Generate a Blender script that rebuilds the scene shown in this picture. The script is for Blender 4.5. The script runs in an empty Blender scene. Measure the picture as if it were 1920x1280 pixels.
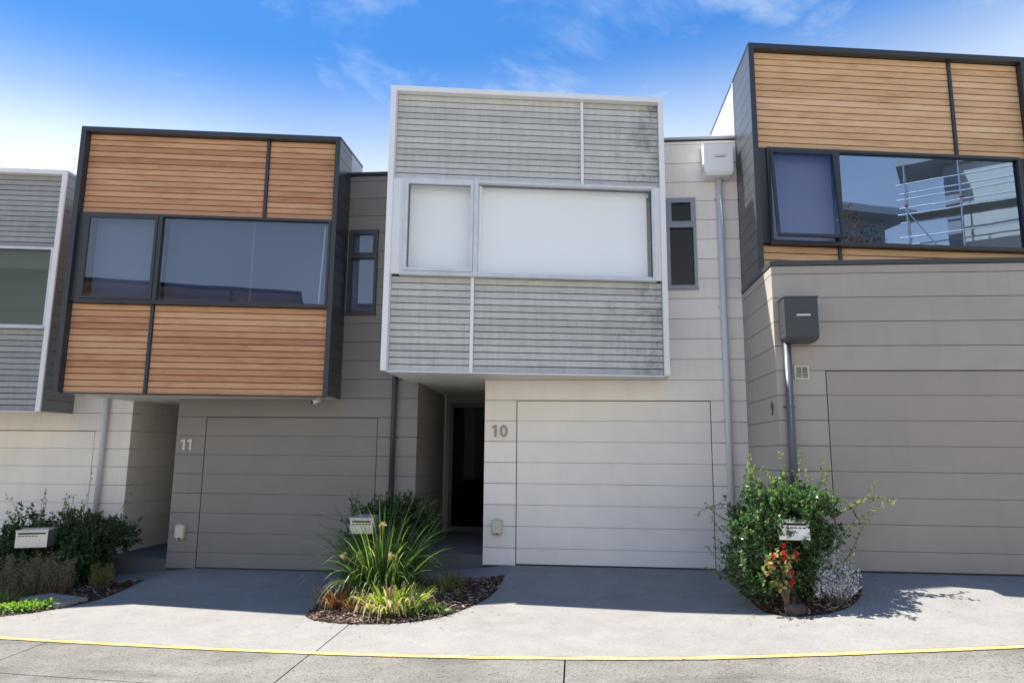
import bpy, bmesh, math, random
from mathutils import Vector, Matrix, noise
random.seed(7)
R = math.radians
scn = bpy.context.scene
col = scn.collection
ZC = 1.70                                   # camera height; street level is near z = 0

# ------------------------------------------------------------------ camera
cam_d = bpy.data.cameras.new('camera'); cam = bpy.data.objects.new('camera', cam_d); col.objects.link(cam)
cam_d.sensor_width = 36.0; cam_d.lens = 24.62; cam_d.clip_start = 0.05; cam_d.clip_end = 3000
tilt, roll, yaw = .1598, .0095, .0941
fw = Vector((-math.sin(yaw)*math.cos(tilt), math.cos(yaw)*math.cos(tilt), math.sin(tilt)))
rt = Vector((math.cos(yaw), math.sin(yaw), 0)); up = rt.cross(fw)
rt2 = rt*math.cos(roll) + up*math.sin(roll); up2 = up*math.cos(roll) - rt*math.sin(roll)
M3 = Matrix((rt2, up2, -fw)).transposed()
cam.matrix_world = Matrix.Translation((0, 0, ZC)) @ M3.to_4x4()
scn.camera = cam

# ------------------------------------------------------------------ sun, sky, exposure
SUN_EL, SUN_TO = R(55.2), (-.958, .287)      # horizontal direction towards the sun
sd = bpy.data.lights.new('sun', 'SUN'); sd.energy = 2.45; sd.angle = R(0.53); sd.color = (1, .955, .89)
so = bpy.data.objects.new('sun', sd); col.objects.link(so)
sv = Vector((SUN_TO[0]*math.cos(SUN_EL), SUN_TO[1]*math.cos(SUN_EL), math.sin(SUN_EL)))
so.rotation_euler = sv.to_track_quat('Z', 'Y').to_euler(); so.location = (-20, 10, 40)

world = bpy.data.worlds.new('World'); scn.world = world; world.use_nodes = True
wn = world.node_tree.nodes; wl = world.node_tree.links; wn.clear()
def WN(t, **k):
    n = wn.new(t)
    for a, b in k.items(): setattr(n, a, b)
    return n
sky = WN('ShaderNodeTexSky', sky_type='NISHITA', sun_disc=False, sun_elevation=SUN_EL,
         sun_rotation=math.atan2(SUN_TO[0], SUN_TO[1]), altitude=50, air_density=1.0, dust_density=0.15, ozone_density=2.2)
hsv = WN('ShaderNodeHueSaturation'); hsv.inputs['Saturation'].default_value = 1.35; hsv.inputs['Value'].default_value = .34
wl.new(sky.outputs[0], hsv.inputs['Color'])
tc = WN('ShaderNodeTexCoord'); sep = WN('ShaderNodeSeparateXYZ'); wl.new(tc.outputs['Generated'], sep.inputs[0])
def WM(op, a, b=None, clamp=False):
    n = WN('ShaderNodeMath', operation=op, use_clamp=clamp)
    for i, v in enumerate((a, b)):
        if v is None: continue
        if isinstance(v, (int, float)): n.inputs[i].default_value = v
        else: wl.new(v, n.inputs[i])
    return n.outputs[0]
zz = WM('ADD', WM('MAXIMUM', sep.outputs[2], 0.0), 0.18)
cx = WM('SUBTRACT', WM('DIVIDE', sep.outputs[0], zz), .55); cy = WM('DIVIDE', sep.outputs[1], zz)
cmb = WN('ShaderNodeCombineXYZ'); wl.new(cx, cmb.inputs[0]); wl.new(cy, cmb.inputs[1]); cmb.inputs[2].default_value = 63.1
n1 = WN('ShaderNodeTexNoise'); n1.inputs['Scale'].default_value = 2.9; n1.inputs['Detail'].default_value = 9; n1.inputs['Roughness'].default_value = .62; n1.inputs['Distortion'].default_value = .5
wl.new(cmb.outputs[0], n1.inputs['Vector'])
n2 = WN('ShaderNodeTexNoise'); n2.inputs['Scale'].default_value = .55; n2.inputs['Detail'].default_value = 3
wl.new(cmb.outputs[0], n2.inputs['Vector'])
cl = WM('ADD', WM('MULTIPLY', n1.outputs['Fac'], .75), WM('MULTIPLY', n2.outputs['Fac'], .45))
mr = WN('ShaderNodeMapRange', interpolation_type='SMOOTHSTEP'); wl.new(cl, mr.inputs[0])
mr.inputs[1].default_value = .57; mr.inputs[2].default_value = .80; mr.inputs[3].default_value = 0; mr.inputs[4].default_value = .6
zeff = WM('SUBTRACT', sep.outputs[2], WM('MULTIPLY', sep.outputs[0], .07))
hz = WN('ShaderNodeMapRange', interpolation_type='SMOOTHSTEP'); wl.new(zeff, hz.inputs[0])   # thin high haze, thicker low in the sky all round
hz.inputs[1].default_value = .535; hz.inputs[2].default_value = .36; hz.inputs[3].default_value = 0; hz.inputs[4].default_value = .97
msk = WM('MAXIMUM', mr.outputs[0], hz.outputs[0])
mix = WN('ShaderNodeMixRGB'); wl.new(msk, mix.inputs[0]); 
deep = WN('ShaderNodeMixRGB'); deep.inputs[0].default_value = .55; wl.new(hsv.outputs[0], deep.inputs[1]); deep.inputs[2].default_value = (.18, .62, 1.75, 1); wl.new(deep.outputs[0], mix.inputs[1])
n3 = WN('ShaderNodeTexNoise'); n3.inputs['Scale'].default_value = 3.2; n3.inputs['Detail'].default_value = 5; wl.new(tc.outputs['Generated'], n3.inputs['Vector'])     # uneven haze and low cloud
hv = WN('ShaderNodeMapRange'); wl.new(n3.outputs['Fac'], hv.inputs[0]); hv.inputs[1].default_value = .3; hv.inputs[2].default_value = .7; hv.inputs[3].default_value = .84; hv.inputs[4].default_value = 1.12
hc = WN('ShaderNodeValToRGB'); hc.color_ramp.elements[0].position = 0; hc.color_ramp.elements[0].color = (3.5, 3.4, 3.25, 1)      # haze: whitest at the horizon, brightened there unseen to lift shaded walls
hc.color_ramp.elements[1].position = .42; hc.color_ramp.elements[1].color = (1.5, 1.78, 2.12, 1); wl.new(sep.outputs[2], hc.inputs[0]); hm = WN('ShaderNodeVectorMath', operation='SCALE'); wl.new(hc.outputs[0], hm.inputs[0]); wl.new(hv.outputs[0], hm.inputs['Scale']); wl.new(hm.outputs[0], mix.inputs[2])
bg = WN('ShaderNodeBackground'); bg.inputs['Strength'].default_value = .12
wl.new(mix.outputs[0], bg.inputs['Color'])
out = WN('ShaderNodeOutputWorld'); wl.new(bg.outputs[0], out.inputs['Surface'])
vs = scn.view_settings; vs.view_transform = 'Standard'; vs.look = 'None'; vs.gamma = 1; vs.use_curve_mapping = False
vs.exposure = 2.17
scn.render.engine = 'CYCLES'
scn.cycles.max_bounces = 8; scn.cycles.transparent_max_bounces = 12

# ------------------------------------------------------------------ materials
def newmat(name):
    m = bpy.data.materials.new(name); m.use_nodes = True
    return m, m.node_tree.nodes, m.node_tree.links, m.node_tree.nodes['Principled BSDF']
def ramp(N, stops, interp='LINEAR'):
    r = N.new('ShaderNodeValToRGB'); r.color_ramp.interpolation = interp
    while len(r.color_ramp.elements) < len(stops): r.color_ramp.elements.new(.5)
    for e, (p, c) in zip(r.color_ramp.elements, stops):
        e.position = p; e.color = c if len(c) == 4 else (*c, 1)
    return r
def tex(N, L, scale, detail=4, rough=.55, coord='Position', stretch=(1, 1, 1), dist=0.0):
    if coord == 'Position':
        g = N.new('ShaderNodeNewGeometry'); src = g.outputs['Position']
    else:
        g = N.new('ShaderNodeTexCoord'); src = g.outputs[coord]
    mp = N.new('ShaderNodeMapping'); mp.inputs['Scale'].default_value = stretch; L.new(src, mp.inputs[0])
    t = N.new('ShaderNodeTexNoise'); t.inputs['Scale'].default_value = scale; t.inputs['Detail'].default_value = detail
    t.inputs['Roughness'].default_value = rough; t.inputs['Distortion'].default_value = dist
    L.new(mp.outputs[0], t.inputs['Vector']); return t
def mixc(N, L, fac, a, b, typ='MIX'):
    m = N.new('ShaderNodeMixRGB'); m.blend_type = typ
    for i, v in enumerate((fac, a, b)):
        if isinstance(v, (int, float)): m.inputs[i].default_value = v
        elif isinstance(v, tuple): m.inputs[i].default_value = (*v, 1) if len(v) == 3 else v
        else: L.new(v, m.inputs[i])
    return m.outputs[0]
def bump(N, L, b, h, strength=.3, dist=.01):
    n = N.new('ShaderNodeBump'); n.inputs['Strength'].default_value = strength; n.inputs['Distance'].default_value = dist
    L.new(h, n.inputs['Height']); L.new(n.outputs[0], b.inputs['Normal'])
def sc(c, k): return tuple(min(1, v*k) for v in c)

def paint(name, c, rough=.55, var=.06, dirt=.12, rnd=.05, spec=.4):
    m, N, L, b = newmat(name)
    t = tex(N, L, 1.1, 5, .6); s = tex(N, L, 2.2, 5, .65, stretch=(4, 4, .35))
    r1 = ramp(N, [(.3, sc(c, 1-var)), (.7, sc(c, 1+var))]); L.new(t.outputs[0], r1.inputs[0])
    r2 = ramp(N, [(.5, (0, 0, 0)), (.8, (1, 1, 1))]); L.new(s.outputs[0], r2.inputs[0])
    mm = N.new('ShaderNodeMath'); mm.operation = 'MULTIPLY'; mm.inputs[1].default_value = dirt; L.new(r2.outputs[0], mm.inputs[0])
    c1 = mixc(N, L, mm.outputs[0], r1.outputs[0], sc((c[0], c[1]*.95, c[2]*.85), .55))
    oi = N.new('ShaderNodeObjectInfo'); mr_ = N.new('ShaderNodeMapRange'); L.new(oi.outputs['Random'], mr_.inputs[0])
    mr_.inputs[3].default_value = 1-rnd; mr_.inputs[4].default_value = 1+rnd
    h = N.new('ShaderNodeHueSaturation'); L.new(c1, h.inputs['Color']); L.new(mr_.outputs[0], h.inputs['Value'])
    L.new(h.outputs[0], b.inputs['Base Color'])
    b.inputs['Roughness'].default_value = rough; b.inputs['Specular IOR Level'].default_value = spec
    fine = tex(N, L, 60, 3, .6); bump(N, L, b, fine.outputs[0], .06, .004)
    return m
def plain(name, c, rough=.5, metal=0, spec=.5):
    m, N, L, b = newmat(name)
    t = tex(N, L, 5, 4, .6); r1 = ramp(N, [(.3, sc(c, .9)), (.7, sc(c, 1.08))]); L.new(t.outputs[0], r1.inputs[0])
    L.new(r1.outputs[0], b.inputs['Base Color']); b.inputs['Roughness'].default_value = rough; b.inputs['Metallic'].default_value = metal
    b.inputs['Specular IOR Level'].default_value = spec
    return m
def cloth(name, c):
    m, N, L, b = newmat(name)
    t = tex(N, L, .5, 2, .4); w = tex(N, L, 220, 1, .5)
    r1 = ramp(N, [(.3, sc(c, .97)), (.7, sc(c, 1.02))]); L.new(t.outputs[0], r1.inputs[0])
    L.new(r1.outputs[0], b.inputs['Base Color']); b.inputs['Roughness'].default_value = .85; b.inputs['Specular IOR Level'].default_value = .1
    bump(N, L, b, w.outputs[0], .1, .001)
    return m
def timber(name, stops, rough=.55):
    m, N, L, b = newmat(name)
    oi = N.new('ShaderNodeObjectInfo')
    r0 = ramp(N, stops); L.new(oi.outputs['Random'], r0.inputs[0])
    # slow drift along each board + fine grain, offset per board
    g = N.new('ShaderNodeNewGeometry'); ad = N.new('ShaderNodeVectorMath'); ad.operation = 'MULTIPLY_ADD'
    cb = N.new('ShaderNodeCombineXYZ'); L.new(oi.outputs['Random'], cb.inputs[0]); L.new(oi.outputs['Random'], cb.inputs[1])
    ad.inputs[1].default_value = (37, 11, 5); L.new(cb.outputs[0], ad.inputs[0]); L.new(g.outputs['Position'], ad.inputs[2])
    def nz(scale, st, det, dist=0):
        mp = N.new('ShaderNodeMapping'); mp.inputs['Scale'].default_value = st; L.new(ad.outputs[0], mp.inputs[0])
        t = N.new('ShaderNodeTexNoise'); t.inputs['Scale'].default_value = scale; t.inputs['Detail'].default_value = det; t.inputs['Distortion'].default_value = dist
        t.inputs['Roughness'].default_value = .6
        L.new(mp.outputs[0], t.inputs['Vector']); return t
    a = nz(1.6, (1, 1, 4), 4, .6); f = nz(9, (.22, .22, 7), 6, 1.2)
    ra = ramp(N, [(.28, (.72, .66, .60)), (.5, (1, 1, 1)), (.75, (1.0, 1.06, 1.12))]); L.new(a.outputs[0], ra.inputs[0])
    rf = ramp(N, [(.3, (.72, .66, .6)), (.55, (1, 1, 1))]); L.new(f.outputs[0], rf.inputs[0])
    c1 = mixc(N, L, .75, r0.outputs[0], ra.outputs[0], 'MULTIPLY'); c2 = mixc(N, L, .75, c1, rf.outputs[0], 'MULTIPLY')
    L.new(c2, b.inputs['Base Color']); b.inputs['Roughness'].default_value = rough; b.inputs['Specular IOR Level'].default_value = .35
    bump(N, L, b, f.outputs[0], .15, .004)
    return m
def weathered(name, c, stain_x=None):
    m, N, L, b = newmat(name)
    oi = N.new('ShaderNodeObjectInfo')
    s = tex(N, L, 16, 5, .7, stretch=(1, 1, .10)); t = tex(N, L, 1.5, 6, .7, stretch=(1, 1, 3)); f = tex(N, L, 40, 4, .7, stretch=(.3, .3, 2))
    r0 = ramp(N, [(0, sc(c, .90)), (.5, c), (1, sc(c, 1.08))]); L.new(oi.outputs['Random'], r0.inputs[0])
    rs = ramp(N, [(.35, (.80, .81, .82)), (.6, (1, 1, 1))]); L.new(s.outputs[0], rs.inputs[0])
    rt_ = ramp(N, [(.26, (.78, .79, .80)), (.46, (1, 1, 1))]); L.new(t.outputs[0], rt_.inputs[0])
    rf = ramp(N, [(.3, (.8, .8, .8)), (.6, (1, 1, 1))]); L.new(f.outputs[0], rf.inputs[0])
    k = mixc(N, L, .6, r0.outputs[0], rs.outputs[0], 'MULTIPLY'); k = mixc(N, L, .7, k, rt_.outputs[0], 'MULTIPLY'); k = mixc(N, L, .7, k, rf.outputs[0], 'MULTIPLY')
    if stain_x is not None:        # black mould creeping in from the end of the boards
        g = N.new('ShaderNodeNewGeometry'); sp = N.new('ShaderNodeSeparateXYZ'); L.new(g.outputs['Position'], sp.inputs[0])
        mr_ = N.new('ShaderNodeMapRange'); L.new(sp.outputs[0], mr_.inputs[0]); mr_.inputs[1].default_value = stain_x-.9; mr_.inputs[2].default_value = stain_x
        mr_.inputs[3].default_value = 0; mr_.inputs[4].default_value = .27
        n_ = tex(N, L, 3.2, 7, .75, stretch=(1, 1, 1.2)); n3 = tex(N, L, 14, 5, .7, stretch=(1, 1, .3))
        ad = N.new('ShaderNodeMath'); ad.operation = 'MULTIPLY_ADD'; L.new(n3.outputs[0], ad.inputs[0]); ad.inputs[1].default_value = .35; L.new(n_.outputs[0], ad.inputs[2])
        a2 = N.new('ShaderNodeMath'); a2.operation = 'ADD'; L.new(ad.outputs[0], a2.inputs[0]); L.new(mr_.outputs[0], a2.inputs[1])
        rr = ramp(N, [(.82, (0, 0, 0)), (1.0, (.85, .85, .85))]); 
        dv = N.new('ShaderNodeMath'); dv.operation = 'DIVIDE'; dv.inputs[1].default_value = 1.25; L.new(a2.outputs[0], dv.inputs[0])
        L.new(dv.outputs[0], rr.inputs[0])
        rr.color_ramp.elements[0].position = .66; rr.color_ramp.elements[1].position = .98
        k = mixc(N, L, rr.outputs[0], k, (.045, .05, .05))
    L.new(k, b.inputs['Base Color']); b.inputs['Roughness'].default_value = .75; b.inputs['Specular IOR Level'].default_value = .25
    bump(N, L, b, s.outputs[0], .2, .003)
    return m
def concrete(name, c, agg, dark, patch=.25):
    m, N, L, b = newmat(name)
    big = tex(N, L, .55, 6, .6); mid = tex(N, L, 3.5, 6, .65); g1 = tex(N, L, 42, 3, .7); g2 = tex(N, L, 95, 2, .7)
    rb = ramp(N, [(.3, sc(c, 1-patch)), (.55, c), (.75, sc(c, 1.08))]); L.new(big.outputs[0], rb.inputs[0])
    rm = ramp(N, [(.35, (.86, .86, .85)), (.6, (1, 1, 1))]); L.new(mid.outputs[0], rm.inputs[0])
    k = mixc(N, L, .8, rb.outputs[0], rm.outputs[0], 'MULTIPLY')
    rg = ramp(N, [(.30, dark), (.47, (1, 1, 1)), (.62, (1, 1, 1)), (.74, (1.0, .97, .92))]); L.new(g1.outputs[0], rg.inputs[0])
    rg2 = ramp(N, [(.36, dark), (.5, (1, 1, 1))]); L.new(g2.outputs[0], rg2.inputs[0])
    k = mixc(N, L, agg, k, rg.outputs[0], 'MULTIPLY'); k = mixc(N, L, agg*.7, k, rg2.outputs[0], 'MULTIPLY')
    L.new(k, b.inputs['Base Color']); b.inputs['Roughness'].default_value = .85; b.inputs['Specular IOR Level'].default_value = .2
    bump(N, L, b, g1.outputs[0], .35, .006)
    return m
def stained(m, thr, k, scale, stretch=(1, 1, 1)):
    """darker tyre and oil stains with soft irregular edges"""
    N, L = m.node_tree.nodes, m.node_tree.links; b = N['Principled BSDF']; src = b.inputs['Base Color'].links[0].from_socket
    t = tex(N, L, scale, 7, .68, stretch=stretch, dist=.4); r = ramp(N, [(thr, (1, 1, 1)), (min(1, thr+.16), (k, k, k*.97))]); L.new(t.outputs[0], r.inputs[0])
    L.new(mixc(N, L, 1.0, src, r.outputs[0], 'MULTIPLY'), b.inputs['Base Color']); return m
def worn(m, under, thr):
    """paint rubbed through to what lies under it"""
    N, L = m.node_tree.nodes, m.node_tree.links; b = N['Principled BSDF']; src = b.inputs['Base Color'].links[0].from_socket
    t = tex(N, L, 11, 8, .75); r = ramp(N, [(thr, (0, 0, 0)), (thr+.07, (1, 1, 1))]); L.new(t.outputs[0], r.inputs[0])
    L.new(mixc(N, L, r.outputs[0], src, under), b.inputs['Base Color']); return m
def leafmat(name, stops, trans=.35, rough=.4, spec=.5):
    m, N, L, b = newmat(name)
    g = N.new('ShaderNodeNewGeometry'); r0 = ramp(N, stops); L.new(g.outputs['Random Per Island'], r0.inputs[0])
    L.new(r0.outputs[0], b.inputs['Base Color']); b.inputs['Roughness'].default_value = rough; b.inputs['Specular IOR Level'].default_value = spec
    tr = N.new('ShaderNodeBsdfTranslucent'); hs = N.new('ShaderNodeHueSaturation'); hs.inputs['Value'].default_value = 1.7; hs.inputs['Saturation'].default_value = 1.1
    L.new(r0.outputs[0], hs.inputs['Color']); L.new(hs.outputs[0], tr.inputs['Color'])
    mx = N.new('ShaderNodeMixShader'); mx.inputs[0].default_value = trans
    L.new(b.outputs[0], mx.inputs[1]); L.new(tr.outputs[0], mx.inputs[2]); L.new(mx.outputs[0], N['Material Output'].inputs['Surface'])
    return m
def glassmat(name, tint, f0, refl=(.95, .97, 1)):
    """window glass: tinted see-through with a Schlick reflection on its outer face"""
    m, N, L, b = newmat(name); N.remove(b)
    tr = N.new('ShaderNodeBsdfTransparent'); tr.inputs[0].default_value = (*tint, 1)
    gl = N.new('ShaderNodeBsdfGlossy'); gl.inputs['Roughness'].default_value = .0; gl.inputs[0].default_value = (*refl, 1)
    w = tex(N, L, .9, 2, .4); bn = N.new('ShaderNodeBump'); bn.inputs['Strength'].default_value = .02; bn.inputs['Distance'].default_value = .05
    L.new(w.outputs[0], bn.inputs['Height']); L.new(bn.outputs[0], gl.inputs['Normal'])
    lw = N.new('ShaderNodeLayerWeight'); lw.inputs[0].default_value = .5
    def mth(op, *a):
        n = N.new('ShaderNodeMath'); n.operation = op
        for i, v in enumerate(a):
            if isinstance(v, (int, float)): n.inputs[i].default_value = v
            else: L.new(v, n.inputs[i])
        return n.outputs[0]
    g = N.new('ShaderNodeNewGeometry')
    f = mth('MULTIPLY_ADD', mth('POWER', lw.outputs['Facing'], 5.0), 1-f0, f0)
    f = mth('MULTIPLY', f, mth('SUBTRACT', 1.0, g.outputs['Backfacing']))
    mx = N.new('ShaderNodeMixShader'); L.new(f, mx.inputs[0]); L.new(tr.outputs[0], mx.inputs[1]); L.new(gl.outputs[0], mx.inputs[2])
    L.new(mx.outputs[0], N['Material Output'].inputs['Surface'])
    return m

M = {}
M['wall12'] = paint('cream board paint', (.84, .78, .68), dirt=.2)
M['wall11'] = paint('dark taupe board paint', (.235, .212, .190), dirt=.1)
M['wall10'] = paint('pale grey board paint', (.86, .80, .715), dirt=.12)
M['wall9'] = paint('taupe board paint', (.39, .345, .30), dirt=.14)
M['door12'] = paint('cream door paint', (.83, .775, .69), dirt=.1, rnd=.01)
M['door11'] = paint('dark taupe door paint', (.225, .206, .186), dirt=.06, rnd=.01)
M['door10'] = paint('pale grey door paint', (.84, .785, .705), dirt=.06, rnd=.01)
M['door9'] = paint('taupe door paint', (.345, .30, .262), dirt=.1, rnd=.01)
M['joint'] = plain('shadow gap backing', (.05, .048, .045), .9)
M['dark_frame'] = paint('charcoal frame paint', (.030, .034, .042), .38, .05, .1, .0, .5)
M['light_frame'] = paint('off white frame paint', (.84, .84, .83), .4, .03, .08, .0, .5)
M['side_light'] = paint('pale side panel', (.42, .44, .47), .32, .04, .06, .03, .6)
M['side_dark'] = paint('charcoal side panel', (.05, .056, .062), .36, .05, .06, .05, .9)
M['side_grey'] = paint('grey side panel', (.17, .18, .19), .36, .05, .06, .05, .9)
M['alu'] = plain('silver window aluminium', (.66, .68, .70), .4, .0)
M['alu_dark'] = plain('slate window aluminium', (.25, .27, .32), .35, .1)
M['cedar'] = timber('cedar slat', [(0, (.50, .235, .12)), (.2, (.64, .335, .175)), (.4, (.57, .28, .14)), (.6, (.70, .40, .225)), (.8, (.60, .31, .165)), (1, (.70, .375, .195))])
M['golden'] = timber('golden timber slat', [(0, (.68, .41, .21)), (.3, (.78, .50, .275)), (.6, (.73, .455, .24)), (1, (.84, .56, .33))])
M['grey_slat'] = weathered('weathered grey slat', (.62, .62, .58), 1.15)
M['grey_slat12'] = weathered('weathered mid grey slat', (.40, .40, .395))
M['slat_back'] = plain('brown groove', (.17, .09, .045), .95)
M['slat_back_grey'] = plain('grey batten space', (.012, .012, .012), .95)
M['soffit'] = paint('soffit paint', (.74, .73, .70), .6, .02, .05)
M['room'] = plain('dim room', (.035, .034, .032), .9)
M['blind_white'] = cloth('white roller blind', (.93, .93, .92))
M['blind_grey'] = cloth('blue grey roller blind', (.135, .15, .215))
M['blind_lilac'] = cloth('lilac grey roller blind', (.29, .295, .36))
M['glass'] = glassmat('clear glass', (.99, .995, .995), .09)
M['glass_tint'] = glassmat('tinted glass', (.74, .78, .84), .11, (.6, .75, 1))
M['glass_tint2'] = glassmat('lightly tinted glass', (.90, .92, .97), .10, (.7, .8, 1))
M['glass_green'] = glassmat('green tinted glass', (.5, .54, .52), .06, (.8, .95, .9))
M['glass_dark'] = glassmat('plain dark glass', (.5, .5, .5), .025)
M['glass_mirror'] = glassmat('reflective glass', (.55, .6, .65), .40, (.42, .60, .92))
M['door_glass'] = glassmat('dark door glass', (.2, .2, .2), .010)
M['pipe_light'] = paint('pale grey pipe paint', (.62, .64, .66), .4, .03, .1)
M['pipe_dark'] = paint('charcoal pipe paint', (.045, .048, .055), .4, .03, .1)
M['pipe_mid'] = paint('slate pipe paint', (.10, .11, .125), .4, .03, .1)
M['flash'] = paint('dark flashing', (.05, .054, .06), .4)
M['flash_light'] = paint('pale flashing', (.45, .46, .48), .4)
M['cream_plastic'] = plain('cream plastic', (.62, .58, .44), .45)
M['stainless'] = plain('brushed stainless', (.62, .62, .60), .38, .75)
M['black'] = plain('black slot', (.012, .012, .013), .6)
M['num_grey'] = plain('grey house number', (.32, .30, .26), .45, .3)
M['num_cream'] = plain('cream house number', (.62, .58, .50), .45)
M['num_dark'] = plain('dark house number', (.14, .125, .115), .5)
M['white_plastic'] = plain('white plastic', (.75, .75, .75), .35)
M['drive'] = concrete('washed grey concrete', (.29, .278, .256), .62, (.55, .55, .56), .10)
M['road'] = concrete('exposed aggregate road', (.245, .232, .205), 1.0, (.30, .29, .28), .38)
stained(M['drive'], .58, .80, .9, (.5, 1, 1)); stained(M['drive'], .66, .72, 5)
stained(M['road'], .50, .66, 1.1, (.45, 1.3, 1)); stained(M['road'], .62, .75, 4)
M['path'] = concrete('smooth concrete path', (.23, .235, .24), .25, (.6, .6, .6), .1)
M['step'] = concrete('dark concrete step', (.13, .132, .135), .3, (.6, .6, .6), .1)
M['yellow'] = concrete('worn yellow line paint', (.60, .47, .19), .8, (.55, .52, .45), .2)
worn(M['yellow'], (.22, .20, .165), .56)
M['soil'] = concrete('dark soil', (.045, .033, .026), .5, (.4, .4, .4), .4)
M['earth'] = concrete('far ground', (.30, .285, .25), .5, (.5, .5, .5), .3)
M['chip'] = leafmat('bark chip', [(0, (.035, .02, .013)), (.3, (.09, .05, .032)), (.6, (.18, .11, .075)), (.82, (.32, .235, .18)), (1, (.46, .38, .31))], .0, .8, .2)
M['litter'] = leafmat('fallen leaf', [(0, (.14, .04, .02)), (.5, (.32, .12, .06)), (.8, (.42, .24, .15)), (1, (.5, .36, .26))], .15, .7, .2)
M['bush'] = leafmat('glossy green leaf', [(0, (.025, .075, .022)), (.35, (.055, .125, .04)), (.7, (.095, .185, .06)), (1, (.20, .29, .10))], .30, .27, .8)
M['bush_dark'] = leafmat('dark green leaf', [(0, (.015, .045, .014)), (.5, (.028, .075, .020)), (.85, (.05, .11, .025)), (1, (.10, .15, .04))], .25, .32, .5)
M['shoot'] = leafmat('yellow green shoot', [(0, (.10, .18, .04)), (1, (.26, .30, .08))], .4, .45, .4)
M['strap'] = leafmat('strappy green blade', [(0, (.04, .10, .025)), (.5, (.085, .17, .04)), (.85, (.16, .24, .06)), (1, (.36, .36, .11))], .3, .4, .45)
M['yblade'] = leafmat('yellow green blade', [(0, (.14, .22, .04)), (.45, (.26, .34, .06)), (.8, (.45, .42, .12)), (1, (.55, .46, .22))], .35, .5, .35)
M['straw'] = leafmat('dry straw blade', [(0, (.36, .26, .12)), (.5, (.55, .42, .22)), (1, (.66, .54, .34))], .25, .7, .2)
M['rust'] = leafmat('rusty dead blade', [(0, (.12, .05, .025)), (.5, (.26, .12, .05)), (1, (.42, .23, .11))], .25, .7, .2)
M['silver'] = leafmat('silver felt leaf', [(0, (.36, .37, .36)), (.5, (.58, .60, .59)), (1, (.78, .80, .79))], .2, .8, .2)
M['heath'] = leafmat('grey brown heath leaf', [(0, (.10, .085, .06)), (.4, (.17, .15, .11)), (.75, (.22, .21, .13)), (1, (.27, .25, .12))], .2, .8, .2)
M['olive'] = leafmat('olive leaf', [(0, (.10, .11, .03)), (.5, (.17, .18, .05)), (1, (.26, .25, .08))], .3, .6, .3)
M['bright'] = leafmat('bright ground cover leaf', [(0, (.10, .22, .03)), (.5, (.20, .36, .05)), (1, (.34, .46, .10))], .4, .4, .4)
M['petal'] = leafmat('red petal', [(0, (.42, .02, .02)), (.6, (.62, .05, .05)), (1, (.72, .20, .17))], .35, .5, .3)
M['gleaf'] = leafmat('pale pelargonium leaf', [(0, (.22, .28, .08)), (.5, (.38, .40, .14)), (.8, (.50, .38, .18)), (1, (.52, .25, .12))], .35, .5, .3)
M['stem'] = plain('brown stem', (.14, .09, .055), .8)
M['green_stem'] = plain('green stem', (.24, .27, .08), .6)
M['rock'] = concrete('brown rock', (.10, .088, .078), .5, (.5, .5, .5), .3)
M['pit'] = concrete('pale concrete cover', (.30, .29, .27), .3, (.6, .6, .6), .15)
M['render_wall'] = paint('cream render', (.66, .62, .52), .8, .04, .1)
M['render_grey'] = paint('grey render', (.36, .36, .36), .8, .04, .1)
M['galv'] = plain('galvanised tube', (.48, .50, .52), .4, .6)
M['plank'] = plain('scaffold plank', (.30, .27, .23), .8)
M['red'] = plain('red clip', (.5, .03, .03), .5)

# ------------------------------------------------------------------ object helpers
ORG = {}
def link(o, parent=None, world=(0, 0, 0)):
    col.objects.link(o); w = Vector(world); ORG[o] = w
    if parent is not None:
        o.parent = parent; o.location = w - ORG[parent]
    else: o.location = w
    return o
def thing(name, label, cat, loc=(0, 0, 0), group=None):
    o = bpy.data.objects.new(name, None); o.empty_display_size = .2; link(o, None, loc)
    o['label'] = label; o['category'] = cat
    if group: o['group'] = group
    return o
def tag(o, label, cat, group=None):
    o['label'] = label; o['category'] = cat
    if group: o['group'] = group
    return o
def mesh(name, verts, faces, mat, parent=None, org=None, smooth=False):
    """verts in world coordinates; the object's origin is put at org"""
    if org is None: org = ORG[parent] if parent is not None else (0, 0, 0)
    ov = Vector(org)
    me = bpy.data.meshes.new(name); me.from_pydata([tuple(Vector(v)-ov) for v in verts], [], faces); me.update()
    me.materials.append(M[mat])
    if smooth: me.polygons.foreach_set('use_smooth', [True]*len(me.polygons))
    return link(bpy.data.objects.new(name, me), parent, org)
BOXF = [(0, 3, 2, 1), (4, 5, 6, 7), (0, 1, 5, 4), (1, 2, 6, 5), (2, 3, 7, 6), (3, 0, 4, 7)]
CACHE = {}
UX = Vector((math.cos(.168), math.sin(.168), 0))
XX = Vector((1, 0, 0)); YY = Vector((0, 1, 0)); ZZ = Vector((0, 0, 1))
def hexv(o, a, b, c):
    o = Vector(o); return [o, o+a, o+a+b, o+b, o+c, o+a+c, o+a+b+c, o+b+c]
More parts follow.
